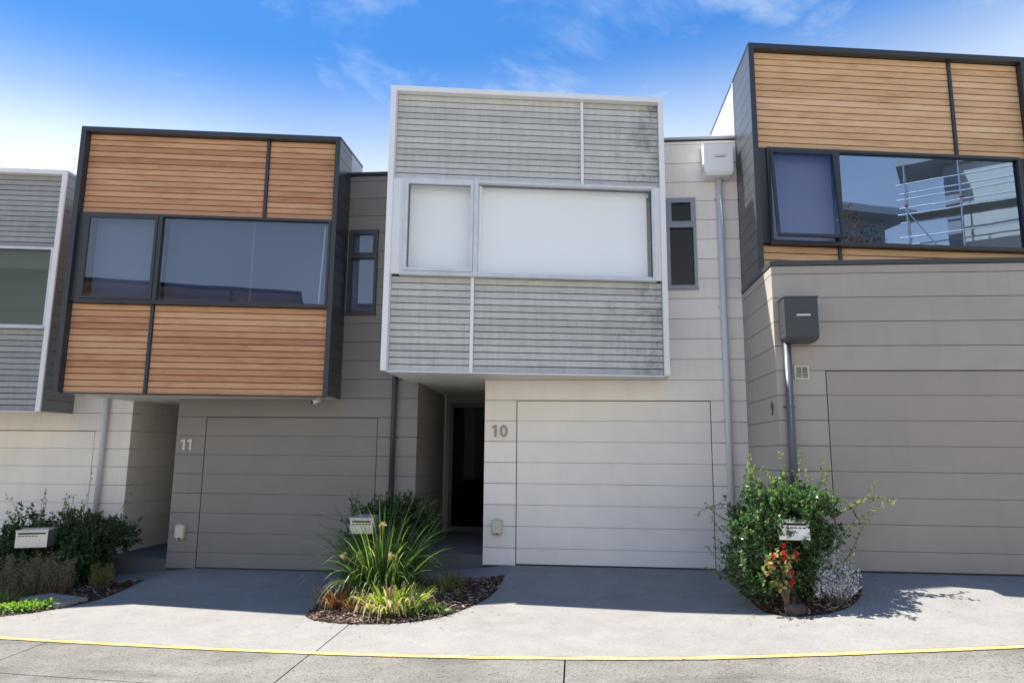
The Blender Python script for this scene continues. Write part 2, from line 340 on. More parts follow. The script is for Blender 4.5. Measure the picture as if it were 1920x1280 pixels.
def block(name, parent, mat, o, a, b, c, bev=0):
    """a parallelepiped with corner o and edges a,b,c; alike blocks share one mesh"""
    key = (mat, bev)+tuple(round(v, 4) for e in (a, b, c) for v in e)
    me = CACHE.get(key)
    if me is None:
        me = bpy.data.meshes.new(name)
        bm = bmesh.new(); vs_ = [bm.verts.new(v) for v in hexv((0, 0, 0), Vector(a), Vector(b), Vector(c))]
        for f in BOXF: bm.faces.new([vs_[i] for i in f])
        bmesh.ops.recalc_face_normals(bm, faces=bm.faces)
        if bev: bmesh.ops.bevel(bm, geom=list(bm.edges), offset=bev, segments=1, affect='EDGES')
        bm.to_mesh(me); bm.free(); me.materials.append(M[mat]); CACHE[key] = me
    return link(bpy.data.objects.new(name, me), parent, Vector(o))
def bx(name, parent, mat, x0, x1, y0, y1, z0, z1, bev=0):
    return block(name, parent, mat, (x0, y0, z0), XX*(x1-x0), YY*(y1-y0), ZZ*(z1-z0), bev)
class MB:
    """collects solids into ONE mesh"""
    def __init__(s): s.v = []; s.f = []
    def hex(s, o, a, b, c):
        n = len(s.v); s.v += hexv(o, Vector(a), Vector(b), Vector(c)); s.f += [tuple(i+n for i in f) for f in BOXF]; return s
    def box(s, x0, x1, y0, y1, z0, z1): return s.hex((x0, y0, z0), XX*(x1-x0), YY*(y1-y0), ZZ*(z1-z0))
    def prism(s, poly, z0, z1):
        n = len(s.v); k = len(poly)
        s.v += [Vector((p[0], p[1], z0)) for p in poly]+[Vector((p[0], p[1], z1)) for p in poly]
        s.f += [tuple(n+i for i in reversed(range(k))), tuple(n+k+i for i in range(k))]
        s.f += [(n+i, n+(i+1) % k, n+k+(i+1) % k, n+k+i) for i in range(k)]; return s
    def tube(s, pts, r, seg=8, cap=True):
        pts = [Vector(p) for p in pts]; n0 = len(s.v); rr = r if isinstance(r, (list, tuple)) else [r]*len(pts)
        for i, p in enumerate(pts):
            d = (pts[min(i+1, len(pts)-1)]-pts[max(i-1, 0)]).normalized()
            u = d.cross(ZZ if abs(d.z) < .9 else XX).normalized(); w = d.cross(u)
            for k in range(seg):
                an = 2*math.pi*k/seg; s.v.append(p+(u*math.cos(an)+w*math.sin(an))*rr[i])
        for i in range(len(pts)-1):
            for k in range(seg):
                a = n0+i*seg+k; b_ = n0+i*seg+(k+1) % seg; s.f.append((a, b_, b_+seg, a+seg))
        if cap:
            s.f.append(tuple(n0+k for k in reversed(range(seg)))); s.f.append(tuple(n0+(len(pts)-1)*seg+k for k in range(seg)))
        return s
    def leaf(s, p, d, upv, ln, wd, fold=.25):
        d = d.normalized(); sd_ = d.cross(upv)
        if sd_.length < 1e-4: sd_ = d.cross(XX)
        sd_.normalize(); nn = sd_.cross(d); n = len(s.v); m_ = p+d*ln*.45-nn*wd*fold
        s.v += [p, m_+sd_*wd*.5, p+d*ln, m_-sd_*wd*.5]; s.f += [(n, n+1, n+2), (n, n+2, n+3)]; return s
    def blade(s, p, d, ln, wd, droop, n_=6, tw=0.0, kink=None):
        """a strap leaf that bends over under its weight"""
        d = d.normalized(); side = d.cross(ZZ)
        if side.length < 1e-3: side = XX.copy()
        side.normalize(); side = (Matrix.Rotation(tw, 3, d) @ side); n = len(s.v); q = p.copy(); dd = d.copy(); st = ln/n_
        for i in range(n_+1):
            w_ = wd*(1-(i/n_)**2.2)*(.75+.25*min(1, i/1.5))+.0015
            s.v += [q-side*w_*.5, q+side*w_*.5]
            k_ = droop*(i/n_)*1.4/n_
            if kink and abs(i-kink) < .6: k_ += 1.1
            dd = (dd-ZZ*k_*2).normalized(); q = q+dd*st
        s.f += [(n+2*i, n+2*i+1, n+2*i+3, n+2*i+2) for i in range(n_)]; return s
    def build(s, name, mat, parent=None, org=None, smooth=False): return mesh(name, s.v, s.f, mat, parent, org, smooth)
def struct(o): o['kind'] = 'structure'; return o
def stuff(o): o['kind'] = 'stuff'; return o
def lerp_nodes(x, nodes):
    if x <= nodes[0][0]: return nodes[0][1]
    for (a, va), (b, vb) in zip(nodes, nodes[1:]):
        if x <= b:
            t = (x-a)/(b-a); return va+(vb-va)*t
    return nodes[-1][1]
def sst(t): t = max(0, min(1, t)); return t*t*(3-2*t)

# ------------------------------------------------------------------ the ground
F12, F11, F10, F9 = -2.02+ZC, -1.79+ZC, -1.55+ZC, -1.305+ZC       # garage sill levels
D12, D11, D10, D9 = 11.31, 10.79, 10.27, 8.72                     # wall planes
SILL = [(-14, F12-.12), (-11.0, F12), (-8.18, F12), (-5.95, F11), (-3.1, F11), (-.9, F10), (1.92, F10), (2.98, F9), (6, F9), (9, F9+.14)]
DW = [(-7.6, D12), (-7.2, D11), (-2.6, D11), (-2.3, D10), (1.7, D10), (2.45, D9), (9, D9)]
def gz(x, y):
    base = ZC-1.65+.0465*(max(-60, min(60, x))-.5)+.022*(max(-3, min(y, 14))-9.5)+.02*max(0, min(x, 30)-1)
    w = sst(1-(lerp_nodes(x, DW)-y)/1.5)
    return base*(1-w)+lerp_nodes(x, SILL)*w
YL = [(-16, 9.9), (-9, 8.15), (-6.3, 7.51), (-4.26, 7.09), (-2.54, 6.79), (-1.38, 6.63), (-.31, 6.53), (.5, 6.49), (1.34, 6.47), (2.4, 6.47), (3.6, 6.50), (9, 6.7), (16, 7.3)]
def yl(x):                                                          # smooth gutter line
    return sum(lerp_nodes(x+d, YL) for d in (-.8, -.4, 0, .4, .8))/5
def sheet(name, mat, x0, x1, fy0, fy1, nx, ny, dz=0.0, parent=None, thick=0.0):
    v = []; f = []
    for i in range(nx+1):
        x = x0+(x1-x0)*i/nx
        for j in range(ny+1):
            y = fy0(x)+(fy1(x)-fy0(x))*j/ny; v.append((x, y, gz(x, y)+dz))
    for i in range(nx):
        for j in range(ny):
            a = i*(ny+1)+j; f.append((a, a+ny+1, a+ny+2, a+1))
    if thick:
        ring = [j for j in range(ny+1)]+[i*(ny+1)+ny for i in range(1, nx+1)]+[nx*(ny+1)+j for j in range(ny-1, -1, -1)]+[i*(ny+1) for i in range(nx-1, 0, -1)]
        n = len(v); v += [(v[r][0], v[r][1], v[r][2]-thick) for r in ring]; k = len(ring)
        f += [(ring[i], ring[(i+1) % k], n+(i+1) % k, n+i) for i in range(k)]
    return mesh(name, v, f, mat, parent, smooth=False)
# the land itself, to the horizon
v = []; f = []; gx = [-900, -300, -120, -60]+[-40+4*i for i in range(21)]+[60, 120, 300, 900]; gy = [-900, -300, -120, -60, -30, -15, -6, -2, 2, 5, 8, 11, 14, 20, 40, 100, 300, 900]
for x in gx:
    for y in gy: v.append((x, y, gz(x, y)-.09))
for i in range(len(gx)-1):
    for j in range(len(gy)-1): a = i*len(gy)+j; f.append((a, a+len(gy), a+len(gy)+1, a+1))
struct(mesh('ground', v, f, 'earth'))
G2 = .007
drive = struct(sheet('driveway', 'drive', -16, -2.47-G2, lambda x: yl(x), lambda x: 11.9, 90, 26, 0, None, .08))
sheet('slab', 'drive', -2.47+G2, 2.40, lambda x: yl(x), lambda x: 11.0, 60, 26, 0, drive, .08)
sheet('slab', 'drive', 2.40, 16, lambda x: yl(x), lambda x: 9.2, 70, 20, .0008, drive, .08)
for i, (a, b) in enumerate([(-30, -16), (-16, -10), (-10, -5.55), (-5.55, -2.5), (-2.5, -.12), (-.12, 4.3), (4.3, 9), (9, 30)]):
    top = lambda x: yl(x)-.012
    r1 = lambda x: yl(x)-1.02
    if i == 0:
        road = struct(sheet('road', 'road', a, b-G2, lambda x: -2.2, top, 10, 12, -.004, None, .08)); continue
    sheet('slab', 'road', a+G2, b-G2, lambda x: r1(x)+.012, top, 40, 5, -.004, road, .08)
    sheet('slab', 'road', a+G2, b-G2, lambda x: -2.2, r1, 40, 12, -.004, road, .08)
struct(sheet('yellow_line', 'yellow', -16, 16, lambda x: yl(x)-.098+.012*noise.noise((x*5, 3, 0))+.006*noise.noise((x*23, 1, 0)), lambda x: yl(x)-.018+.012*noise.noise((x*3, 0, 0))+.006*noise.noise((x*27, 9, 0)), 900, 1, .004))
struct(sheet('verge', 'earth', -30, 40, lambda x: -9, lambda x: -2.25, 40, 4, .05, None, .2))

# garden beds: mounded mulch sheets
BEDS = {
 'a': [(-10.5, 8.95), (-8.6, 8.62), (-7.5, 8.36), (-7.08, 8.42), (-6.75, 8.62), (-6.52, 8.95), (-6.42, 9.3), (-6.38, 9.75), (-6.36, 10.2), (-7.1, 10.2), (-7.5, 10.25), (-7.62, 11.26), (-8.1, 11.27), (-8.5, 10.9), (-10.5, 10.7)],
 'b': [(-3.16, 8.42), (-3.12, 8.16), (-2.95, 7.96), (-2.72, 7.84), (-2.45, 7.76), (-2.2, 7.74), (-1.95, 7.76), (-1.7, 7.86), (-1.48, 8.04), (-1.33, 8.3), (-1.2, 8.6), (-1.1, 8.9), (-1.02, 9.25), (-.98, 9.72), (-2.48, 9.72), (-2.50, 10.76), (-3.05, 10.76), (-3.16, 9.6), (-3.2, 9.0)],
 'c': [(1.93, 7.86), (2.04, 7.74), (2.22, 7.65), (2.48, 7.61), (2.72, 7.72), (2.9, 7.9), (3.03, 8.15), (3.08, 8.4), (3.06, 8.69), (2.39, 8.70), (2.38, 10.24), (1.95, 10.24), (1.92, 9.2), (1.9, 8.3)],
}
CEN = {'a': (-7.6, 9.5), 'b': (-2.3, 8.75), 'c': (2.25, 8.4)}
def inpoly(x, y, P):
    c = False; j = len(P)-1
    for i in range(len(P)):
        if (P[i][1] > y) != (P[j][1] > y) and x < (P[j][0]-P[i][0])*(y-P[i][1])/(P[j][1]-P[i][1])+P[i][0]: c = not c
        j = i
    return c
def bedh(k, x, y):
    # mound height: 0 at the border, a few centimetres inside
    P = BEDS[k]; dm = 9
    for (ax, ay), (bx_, by) in zip(P, P[1:]+P[:1]):
        dx, dy = bx_-ax, by-ay; t = max(0, min(1, ((x-ax)*dx+(y-ay)*dy)/(dx*dx+dy*dy+1e-9)))
        dm = min(dm, math.hypot(x-ax-t*dx, y-ay-t*dy))
    return gz(x, y)+.006+.05*sst(dm/.35)
for k, P in BEDS.items():
    cx_, cy_ = CEN[k]; v = []; f = []; rings = [1, .97, .9, .78, .6, .4, .2]; n = len(P)*4
    Q = []
    for (ax, ay), (bx_, by) in zip(P, P[1:]+P[:1]): Q += [(ax+(bx_-ax)*t/4, ay+(by-ay)*t/4) for t in range(4)]
    for r in rings:
        for (x, y) in Q: X, Y = cx_+(x-cx_)*r, cy_+(y-cy_)*r; v.append((X, Y, bedh(k, X, Y) if r < 1 else gz(X, Y)+.004))
    v.append((cx_, cy_, bedh(k, cx_, cy_)))
    for q in range(len(rings)-1):
        for i in range(n): f.append((q*n+i, q*n+(i+1) % n, (q+1)*n+(i+1) % n, (q+1)*n+i))
    q = (len(rings)-1)*n
    f += [(q+i, q+(i+1) % n, len(v)-1) for i in range(n)]
    bed = struct(mesh('garden_bed', v, f, 'soil', None, (0, 0, 0)))
    mb = MB(); lf = MB(); cnt = {'a': 2600, 'b': 5200, 'c': 2200}[k]
    xs = [p[0] for p in P]; ys = [p[1] for p in P]
    for _ in range(cnt):
        x = random.uniform(min(xs), max(xs)); y = random.uniform(min(ys), min(max(ys), 10.2))
        if not inpoly(x, y, P): continue
        z = bedh(k, x, y)+random.uniform(.002, .014); a = random.uniform(0, 6.28); ln = random.uniform(.02, .07); wd = random.uniform(.008, .02)
        d = Vector((math.cos(a), math.sin(a), random.uniform(-.25, .35))).normalized(); s_ = d.cross(ZZ).normalized(); u = s_.cross(d)
        tl = random.uniform(-.6, .6); s_ = (s_*math.cos(tl)+u*math.sin(tl)); u = s_.cross(d)
        mb.hex(Vector((x, y, z))-d*ln/2, d*ln, s_*wd, u*random.uniform(.002, .006))
    stuff(mb.build('mulch', 'chip', bed))
    for _ in range({'a': 200, 'b': 90, 'c': 1000}[k]):
        x = random.uniform(min(xs), max(xs)); y = random.uniform(min(ys), min(max(ys), 10.2))
        if k == 'c' and y > 8.05: continue
        if not inpoly(x, y, P): continue
        a = random.uniform(0, 6.28)
        lf.leaf(Vector((x, y, bedh(k, x, y)+random.uniform(.012, .03))), Vector((math.cos(a), math.sin(a), random.uniform(-.2, .5))), ZZ, random.uniform(.03, .06), random.uniform(.02, .035), random.uniform(-.5, .5))
    for _ in range({'a': 60, 'b': 60, 'c': 110}[k]):
        px_, py_ = random.choice(P[:len(P)*2//3]); x, y = px_+random.gauss(0, .28), py_+random.gauss(-.05, .22)
        if inpoly(x, y, P) or y > 9.5: continue
        a = random.uniform(0, 6.28); lf.leaf(Vector((x, y, gz(x, y)+.008)), Vector((math.cos(a), math.sin(a), random.uniform(0, .3))), ZZ, random.uniform(.015, .04), random.uniform(.01, .02), .2)
    stuff(lf.build('leaf_litter', 'litter', bed))

# ------------------------------------------------------------------ houses
COURSE = .30
def wall_cells(x0, x1, z0, z1, holes):
    """rectangles that cover the wall but not its holes"""
    xs = sorted({x0, x1, *[max(x0, min(x1, h[i])) for h in holes for i in (0, 1)]}); zs = sorted({z0, z1, *[max(z0, min(z1, h[i])) for h in holes for i in (2, 3)]})
    for a, b in zip(xs, xs[1:]):
        for c, d in zip(zs, zs[1:]):
            mx_, mz = (a+b)/2, (c+d)/2
            if not any(h[0] < mx_ < h[1] and h[2] < mz < h[3] for h in holes): yield a, b, c, d
def merged(cells):
    """join cells of one height that touch side by side"""
    out = []
    for c in sorted(cells, key=lambda c: (c[2], c[3], c[0])):
        if out and out[-1][2:] == list(c[2:]) and abs(out[-1][1]-c[0]) < 1e-6: out[-1][1] = c[1]
        else: out.append(list(c))
    return out
def boards(house, mat, x0, x1, y, z0, z1, zref, holes=(), gap=.007, th=.016):
    """horizontal boards on a wall that faces -Y; one object per board, cut at openings"""
    n0 = math.floor((z0-zref)/COURSE-1e-6)-1
    for n in range(n0, n0+40):
        a, b = max(z0, zref+n*COURSE), min(z1, zref+(n+1)*COURSE)
        if b-a < .03: continue
        for p, q, c, d in merged(wall_cells(x0, x1, a, b-gap, [h for h in holes if h[2] < b-gap and h[3] > a])):
            if q-p > .02 and d-c > .012: bx('board', house, mat, p, q, y, y+th, c, d, .0015)
def side_boards(house, mat, x, face, y0, y1, z0, z1, zref, course=COURSE, gap=.007, th=.016, name='board'):
    n0 = math.floor((z0-zref)/course-1e-6)-1
    for n in range(n0, n0+60):
        a, b = max(z0, zref+n*course), min(z1, zref+(n+1)*course)
        if b-a < .02: continue
        bx(name, house, mat, *((x, x+th) if face < 0 else (x-th, x)), y0, y1, a, b-gap, .0015)

def glyph(ch, h):
    """outline of one digit: list of closed strokes made of quads (height h, stroke w)"""
    w = h*.20; v = []; f = []
    def ring(cx_, cz_, rx, rz, a0, a1, n=22):
        k = len(v)
        for i in range(n+1):
            a = a0+(a1-a0)*i/n; c, s_ = math.cos(a), math.sin(a)
            for q in (1, 0):
                r_x, r_z = rx-w*q, rz-w*q; v.append((cx_+c*r_x, cz_+s_*r_z))
        for i in range(n): f.append((k+2*i, k+2*i+1, k+2*i+3, k+2*i+2))
    def poly(p): k = len(v); v.extend(p); f.append(tuple(range(k, k+len(p))))
    if ch == '1':
        x = h*.36; poly([(x-w, 0), (x, 0), (x, h), (x-w*.75, h), (x-w, h*.95)]); poly([(x-w, h*.95), (x-w*.75, h), (x-w*2.2, h*.86), (x-w*2.0, h*.72), (x-w, h*.80)])
    elif ch == '0': ring(h*.33, h*.5, h*.33, h*.51, 0, 2*math.pi)
    elif ch == '9':
        ring(h*.31, h*.69, h*.31, h*.32, 0, 2*math.pi); poly([(h*.62, h*.69), (h*.62-w, h*.69), (h*.30, 0), (h*.30-w*1.05, 0.0), (h*.30+.0, 0.0), (h*.33, 0)][:4][::1] if False else [(h*.62, h*.69), (h*.44, h*.55), (h*.14, 0), (h*.36, 0), (h*.60, h*.52)])
    return v, f
def digits(house, txt, h, mat, loc, right, nrm):
    """raised numerals, one object per digit; right = reading direction, nrm = out of the wall"""
    right, nrm = Vector(right), Vector(nrm); x = 0
    for ch in txt:
        v, f = glyph(ch, h); th = .012; o = Vector(loc)+right*x; n = len(v)
        V = [right*a+ZZ*b+nrm*th for a, b in v]+[right*a+ZZ*b for a, b in v]
        F = [tuple(q) for q in f]; ed = {}
        for q in f:
            for a, b in zip(q, q[1:]+q[:1]): ed[(a, b)] = 1
        for (a, b) in ed:
            if (b, a) not in ed: F.append((a, b, b+n, a+n))
        d = mesh('house_number', [o+p for p in V], F, mat, house, o); d['label'] = 'numeral %s of house number %s' % (ch, txt)
        x += h*(.62 if ch == '1' else .8)

def window(house, FL, s0, s1, z0, z1, mull, fm, glass, blind, r=.035, sash_open=0.0, blind_z=None, glass2=None):
    """long bay window: awning sash at the left, fixed pane at the right; skewed with the bay front"""
    FL = Vector((FL[0], FL[1], 0)); fw_ = .038; dp = .09
    P = lambda s, rr, z: FL+UX*s+YY*rr+ZZ*z
    mb = MB()
    mb.hex(P(s0, r, z0), UX*(s1-s0), YY*dp, ZZ*fw_); mb.hex(P(s0, r, z1-fw_), UX*(s1-s0), YY*dp, ZZ*fw_)
    mb.hex(P(s0, r, z0+fw_), UX*fw_, YY*dp, ZZ*(z1-z0-2*fw_)); mb.hex(P(s1-fw_, r, z0+fw_), UX*fw_, YY*dp, ZZ*(z1-z0-2*fw_))
    mb.hex(P(mull-.03, r, z0+fw_), UX*.06, YY*dp, ZZ*(z1-z0-2*fw_))
    mb.hex(P(s0-.01, r-.035, z0-.022), UX*(s1-s0+.02), YY*(dp+.03), ZZ*.02)         # sill
    w = mb.build('window', fm, house, P(s0, r, z0))
    block('pane', w, glass2 or glass, P(mull+.03, r+.05, z0+fw_), UX*(s1-fw_-mull-.03), YY*.006, ZZ*(z1-z0-2*fw_))
    # sash
    a, b, c, d = s0+fw_+.004, mull-.034, z0+fw_+.004, z1-fw_-.004; q = .042; H = d-c
    tiltv = (ZZ*H-YY*sash_open)
    tz = tiltv.normalized(); rb = r-.012-0.0
    o = P(a, rb+sash_open, c)*1.0
    o = P(a, rb, d)-tiltv*1.0 if sash_open == 0 else P(a, rb, d)-ZZ*H-YY*sash_open
    hh = (P(a, rb, d)-o); hu = hh.normalized(); hl = hh.length
    sb = MB(); sb.hex(o, UX*(b-a), YY*.04, hu*q); sb.hex(o+hu*(hl-q), UX*(b-a), YY*.04, hu*q)
    sb.hex(o+hu*q, UX*q, YY*.04, hu*(hl-2*q)); sb.hex(o+hu*q+UX*(b-a-q), UX*q, YY*.04, hu*(hl-2*q))
    sb.build('sash', fm, w, o)
    block('pane', w, glass, o+hu*q+UX*q+YY*.018, UX*(b-a-2*q), YY*.006, hu*(hl-2*q))
    if sash_open:
        for e in (a+.01, b-.03): MB().tube([P(e, rb+.05, c+.3), o+UX*(e-a)+hu*.28+YY*.02], .008, 6).build('stay_arm', 'alu', w)
    # blinds
    bz = blind_z if blind_z else z0+.02
    if blind:
        block('blind', w, blind if isinstance(blind, str) else blind[0], P(s0+fw_+.03, r+.20, bz), UX*(mull-s0-fw_-.06), YY*.004, ZZ*(z1-.03-bz))
        if isinstance(blind, str) or blind[1]:
            bb = blind if isinstance(blind, str) else blind[1]
            block('blind', w, bb, P(mull+.035, r+.20, bz), UX*(s1-mull-fw_-.095), YY*.004, ZZ*(z1-.03-bz))
    if isinstance(blind, str):
        block('curtain_edge', w, blind, P(mull+.032, r+.10, bz), UX*.035, YY*.03, ZZ*(z1-.05-bz)); block('blind_rail', w, fm, P(mull+.035, r+.19, bz-.012), UX*(s1-mull-fw_-.095), YY*.02, ZZ*.02)
        MB().tube([P(mull+.03, r+.23, z1-.06), P(s1-fw_-.03, r+.23, z1-.06)], .028, 10).build('blind_roller', blind, w)
    return w

def bay(house, FL, W, zb, zt, yb, win, up_m, lo_m, fm, slatm, backm, sidem, wargs, side='R', ft=.075, lo_cut=None, wall_y=None, rear=None, notch=None):
    """projecting upper-storey bay: frame, slats, mullions, window, side boards, soffit"""
    F = Vector((FL[0], FL[1], 0)); P = lambda s, rr, z: F+UX*s+YY*rr+ZZ*z
    rec = .11; wz0, wz1, ws0, ws1, wm = win
    FR = P(W, 0, 0)
    mb = MB()                                                       # picture frame round the front
    mb.hex(P(0, 0, zt-ft), UX*W, YY*.03, ZZ*ft); mb.hex(P(.022, .03, zt-ft), UX*(W-.044), YY*.13, ZZ*ft)
    for q0, q1 in ((0, .022), (W-ft, 0)):
        mb.hex(P(q0 if q0 else 0, 0, zb), UX*ft, YY*.03, ZZ*(zt-ft-zb)); mb.hex(P(q0+q1, .03, zb), UX*(ft-.022), YY*.13, ZZ*(zt-ft-zb))
    mb.build('bay_frame', fm, house, P(0, 0, zb))
    # shell behind the slats, open at the window
    sh = MB(); e = .02
    def pr(s0, s1, r0, z0, z1): 
        a, b = P(s0, r0, 0), P(s1, r0, 0); sh.prism([(a.x, a.y), (b.x, b.y), (b.x, yb), (a.x, yb)], z0, z1)
    pr(e, W-e, rec+.03, zb+.03, wz0+.03); pr(e, W-e, rec+.03, wz1-.03, zt-.012)
    pr(e, ws0+.01, rec+.032, wz0+.03, wz1-.03); pr(ws1-.01, W-e, rec+.032, wz0+.03, wz1-.03)
    sh.build('bay_shell', backm, house, P(0, 0, zb))
    a, b = P(ws0+.01, 1.2, 0), P(ws1-.01, 1.2, 0)
    MB().prism([(a.x, a.y), (b.x, b.y), (b.x, max(b.y, yb)-.01+.3), (a.x, max(b.y, yb)-.01+.3)], wz0+.03, wz1-.03).build('room_wall', 'room', house, P(0, 0, zb))
    rf = MB(); a, b = P(.0, .16, 0), P(W, .16, 0); rf.prism([(a.x, a.y), (b.x, b.y), (b.x, yb), (a.x, yb)], zt-.010, zt).build('bay_roof', fm, house, P(0, 0, zt))
    # slats
    pitch = .094; gap = .0125
    def panel(z0, z1, s0, s1, from_top=True):
        n = int(round((z1-z0)/pitch)); p = (z1-z0)/n
        for i in range(n):
            block('slat', house, slatm, P(s0+.003, rec, z0+i*p+gap*.5), UX*(s1-s0-.006), YY*.025, ZZ*(p-gap), .0025)
    mw = .045
    for (z0, z1, m) in ((wz1+.004, zt-ft, up_m), (zb+.004, wz0-.024, lo_m)):
        if lo_cut and z0 < lo_cut: 
            z0 = wz0-.024-pitch*round((wz0-.024-lo_cut)/pitch)
        panel(z0, z1, ft, m-mw/2); panel(z0, z1, m+mw/2, W-ft)
        block('mullion', house, fm, P(m-mw/2, rec-.03, z0), UX*mw, YY*.06, ZZ*(z1-z0))
    # filler panels beside the window
    block('filler_panel', house, fm, P(ft, .07, wz0), UX*(ws0-ft-.001), YY*.05, ZZ*(wz1-wz0)); 
    if W-ft-ws1 > .01: block('filler_panel', house, fm, P(ws1+.001, .07, wz0), UX*(W-ft-ws1-.001), YY*.05, ZZ*(wz1-wz0))
    # slim closing bar along the bottom edge
    block('bottom_trim', house, fm, P(ft, .05, zb-.012), UX*(W-2*ft), YY*.09, ZZ*.014)
    wy = wall_y or yb
    a, b = P(.02, .14, 0), P(W-.02, .14, 0)
    nt = [(notch[0], wy+.004), (notch[0], notch[1]-.002), (a.x, notch[1]-.002)] if notch else [(a.x, wy+.004)]
    MB().prism([(a.x, a.y), (b.x, b.y), (b.x, max(b.y+.05, wy+.004))]+nt, zb+.004, zb+.028).build('soffit', 'soffit', house, P(0, 0, zb))
    # sides run square to the street wall, clad in boards
    if side in 'RB':
        side_boards(house, sidem, FR.x-.002, 1, FR.y+.034, (rear or yb), zb, zt-.03, zb, .2, .006, .016, 'side_board')
        bx('side_trim', house, fm, FR.x-.02, FR.x+.004, FR.y+.032, yb, zt-.03, zt+.004)
    if side in 'LB':
        side_boards(house, sidem, F.x+.002, -1, F.y+.034, (rear or yb), zb, zt-.03, zb, .2, .006, .016, 'side_board')
        bx('side_trim', house, fm, F.x-.004, F.x+.02, F.y+.032, yb, zt-.03, zt+.004)
    window(house, FL, ws0, ws1, wz0, wz1, wm, *wargs[0], **wargs[1])

def small_window(house, x0, x1, y, z0, z1, zm, fm, glass, blind):
    f_ = .045; mb = MB(); y0 = y-.03; y1 = y+.09
    mb.box(x0, x1, y0, y1, z0, z0+f_); mb.box(x0, x1, y0, y1, z1-f_, z1); mb.box(x0, x0+f_, y0, y1, z0+f_, z1-f_); mb.box(x1-f_, x1, y0, y1, z0+f_, z1-f_)
    mb.box(x0+f_, x1-f_, y0, y1, zm-.03, zm+.03); mb.box(x0-.01, x1+.01, y0-.02, y1, z0-.02, z0-.001)
    w = mb.build('window', fm, house, (x0, y, z0))
    s = MB(); q = .03
    s.box(x0+f_, x1-f_, y0-.008, y0+.03, zm+.031, zm+.031+q); s.box(x0+f_, x1-f_, y0-.008, y0+.03, z1-f_-q, z1-f_-.001); s.box(x0+f_, x0+f_+q, y0-.008, y0+.03, zm+.031+q, z1-f_-q); s.box(x1-f_-q, x1-f_, y0-.008, y0+.03, zm+.031+q, z1-f_-q)
    s.build('sash', fm, w, (x0, y, zm))
    bx('pane', w, glass, x0+f_, x1-f_, y+.02, y+.026, z0+f_, zm-.03); bx('pane', w, glass, x0+f_+q, x1-f_-q, y+.004, y+.010, zm+.031+q, z1-f_-q)
    if blind: bx('blind', w, blind, x0+.02, x1-.02, y+.10, y+.105, z0+.01, z1-.02)
    m2 = MB(); m2.box(x0-.3, x1+.3, y+1.2, y+1.25, z0-.3, z1+.3); m2.box(x0-.3, x1+.3, y+.26, y+1.2, z0-.32, z0-.3); m2.build('room_wall', 'room', house, (x0, y, z0))
    return w

def garage(house, dm, x0, x1, y, z0, z1, zref):
    """flush sectional door clad to match the wall"""
    d = MB().box(x0+.012, x1-.012, y+.020, y+.05, z0+.02, z1-.010).build('garage_door', 'joint', house, (x0, y, z0))
    n = 0; z = z1-.010
    edges = [zref+COURSE*i for i in range(-12, 12)]
    for a, b in zip(edges, edges[1:]):
        lo, hi = max(a, z0+.022), min(b, z1-.010)
        if hi-lo < .03: continue
        bx('door_panel', d, dm, x0+.012, x1-.012, y+.004, y+.020, lo, hi-.0045, .0012)

def downpipe(label, x, y, z0, z1, mat, r=.046, head=None, hm=None, group='downpipes'):
    t = thing('downpipe', label, 'downpipe', (x, y, z0), group)
    MB().tube([(x, y-r-.012, z0), (x, y-r-.012, z1)], r, 16).build('pipe', mat, t, (x, y, z0), True)
    z = z0+.35
    while z < z1-.3:
        MB().tube([(x, y-r-.012, z), (x, y-r-.012, z+.025)], r+.004, 16).box(x-r-.03, x+r+.03, y-.010, y-.001, z, z+.025).build('bracket', mat, t, (x, y, z)); z += 1.65
    if head:
        x0, x1, h0, h1, dp = head
        hd = MB().box(x0, x1, y-dp, y-.002, h0+.05, h1)
        n = len(hd.v); b_ = [(x0, y-dp), (x1, y-dp), (x1, y-.002), (x0, y-.002)]; c = [(x0+.03, y-dp+.03), (x1-.03, y-dp+.03), (x1-.03, y-.002), (x0+.03, y-.002)]
        hd.v += [Vector((*p, h0+.049)) for p in b_]+[Vector((*p, h0)) for p in c]
        hd.f += [(n+i, n+4+i, n+4+(i+1) % 4, n+(i+1) % 4) for i in range(4)]+[(n+7, n+6, n+5, n+4)]
        ho = hd.build('rainwater_head', hm or mat, t, (x0, y, h0))
        xm = (x0+x1)/2+.02; zm = (h0+h1)/2+.03
        bx('overflow_slot', ho, 'black', xm-.075, xm+.075, y-dp-.003, y-dp+.001, zm, zm+.035)
        bx('overflow_lip', ho, 'alu', xm-.08, xm+.08, y-dp-.012, y-dp-.003, zm+.008, zm+.030)
        bx('head_lid', ho, hm or mat, x0-.008, x1+.008, y-dp-.008, y-.002, h1+.001, h1+.016)
        for q in (.08, .14): MB().tube([(x0-.004, y-dp+q, h0+.12), (x0+.004, y-dp+q, h0+.12)], .008, 8).build('bolt', 'black', ho, (x0, y, h0))
    return t

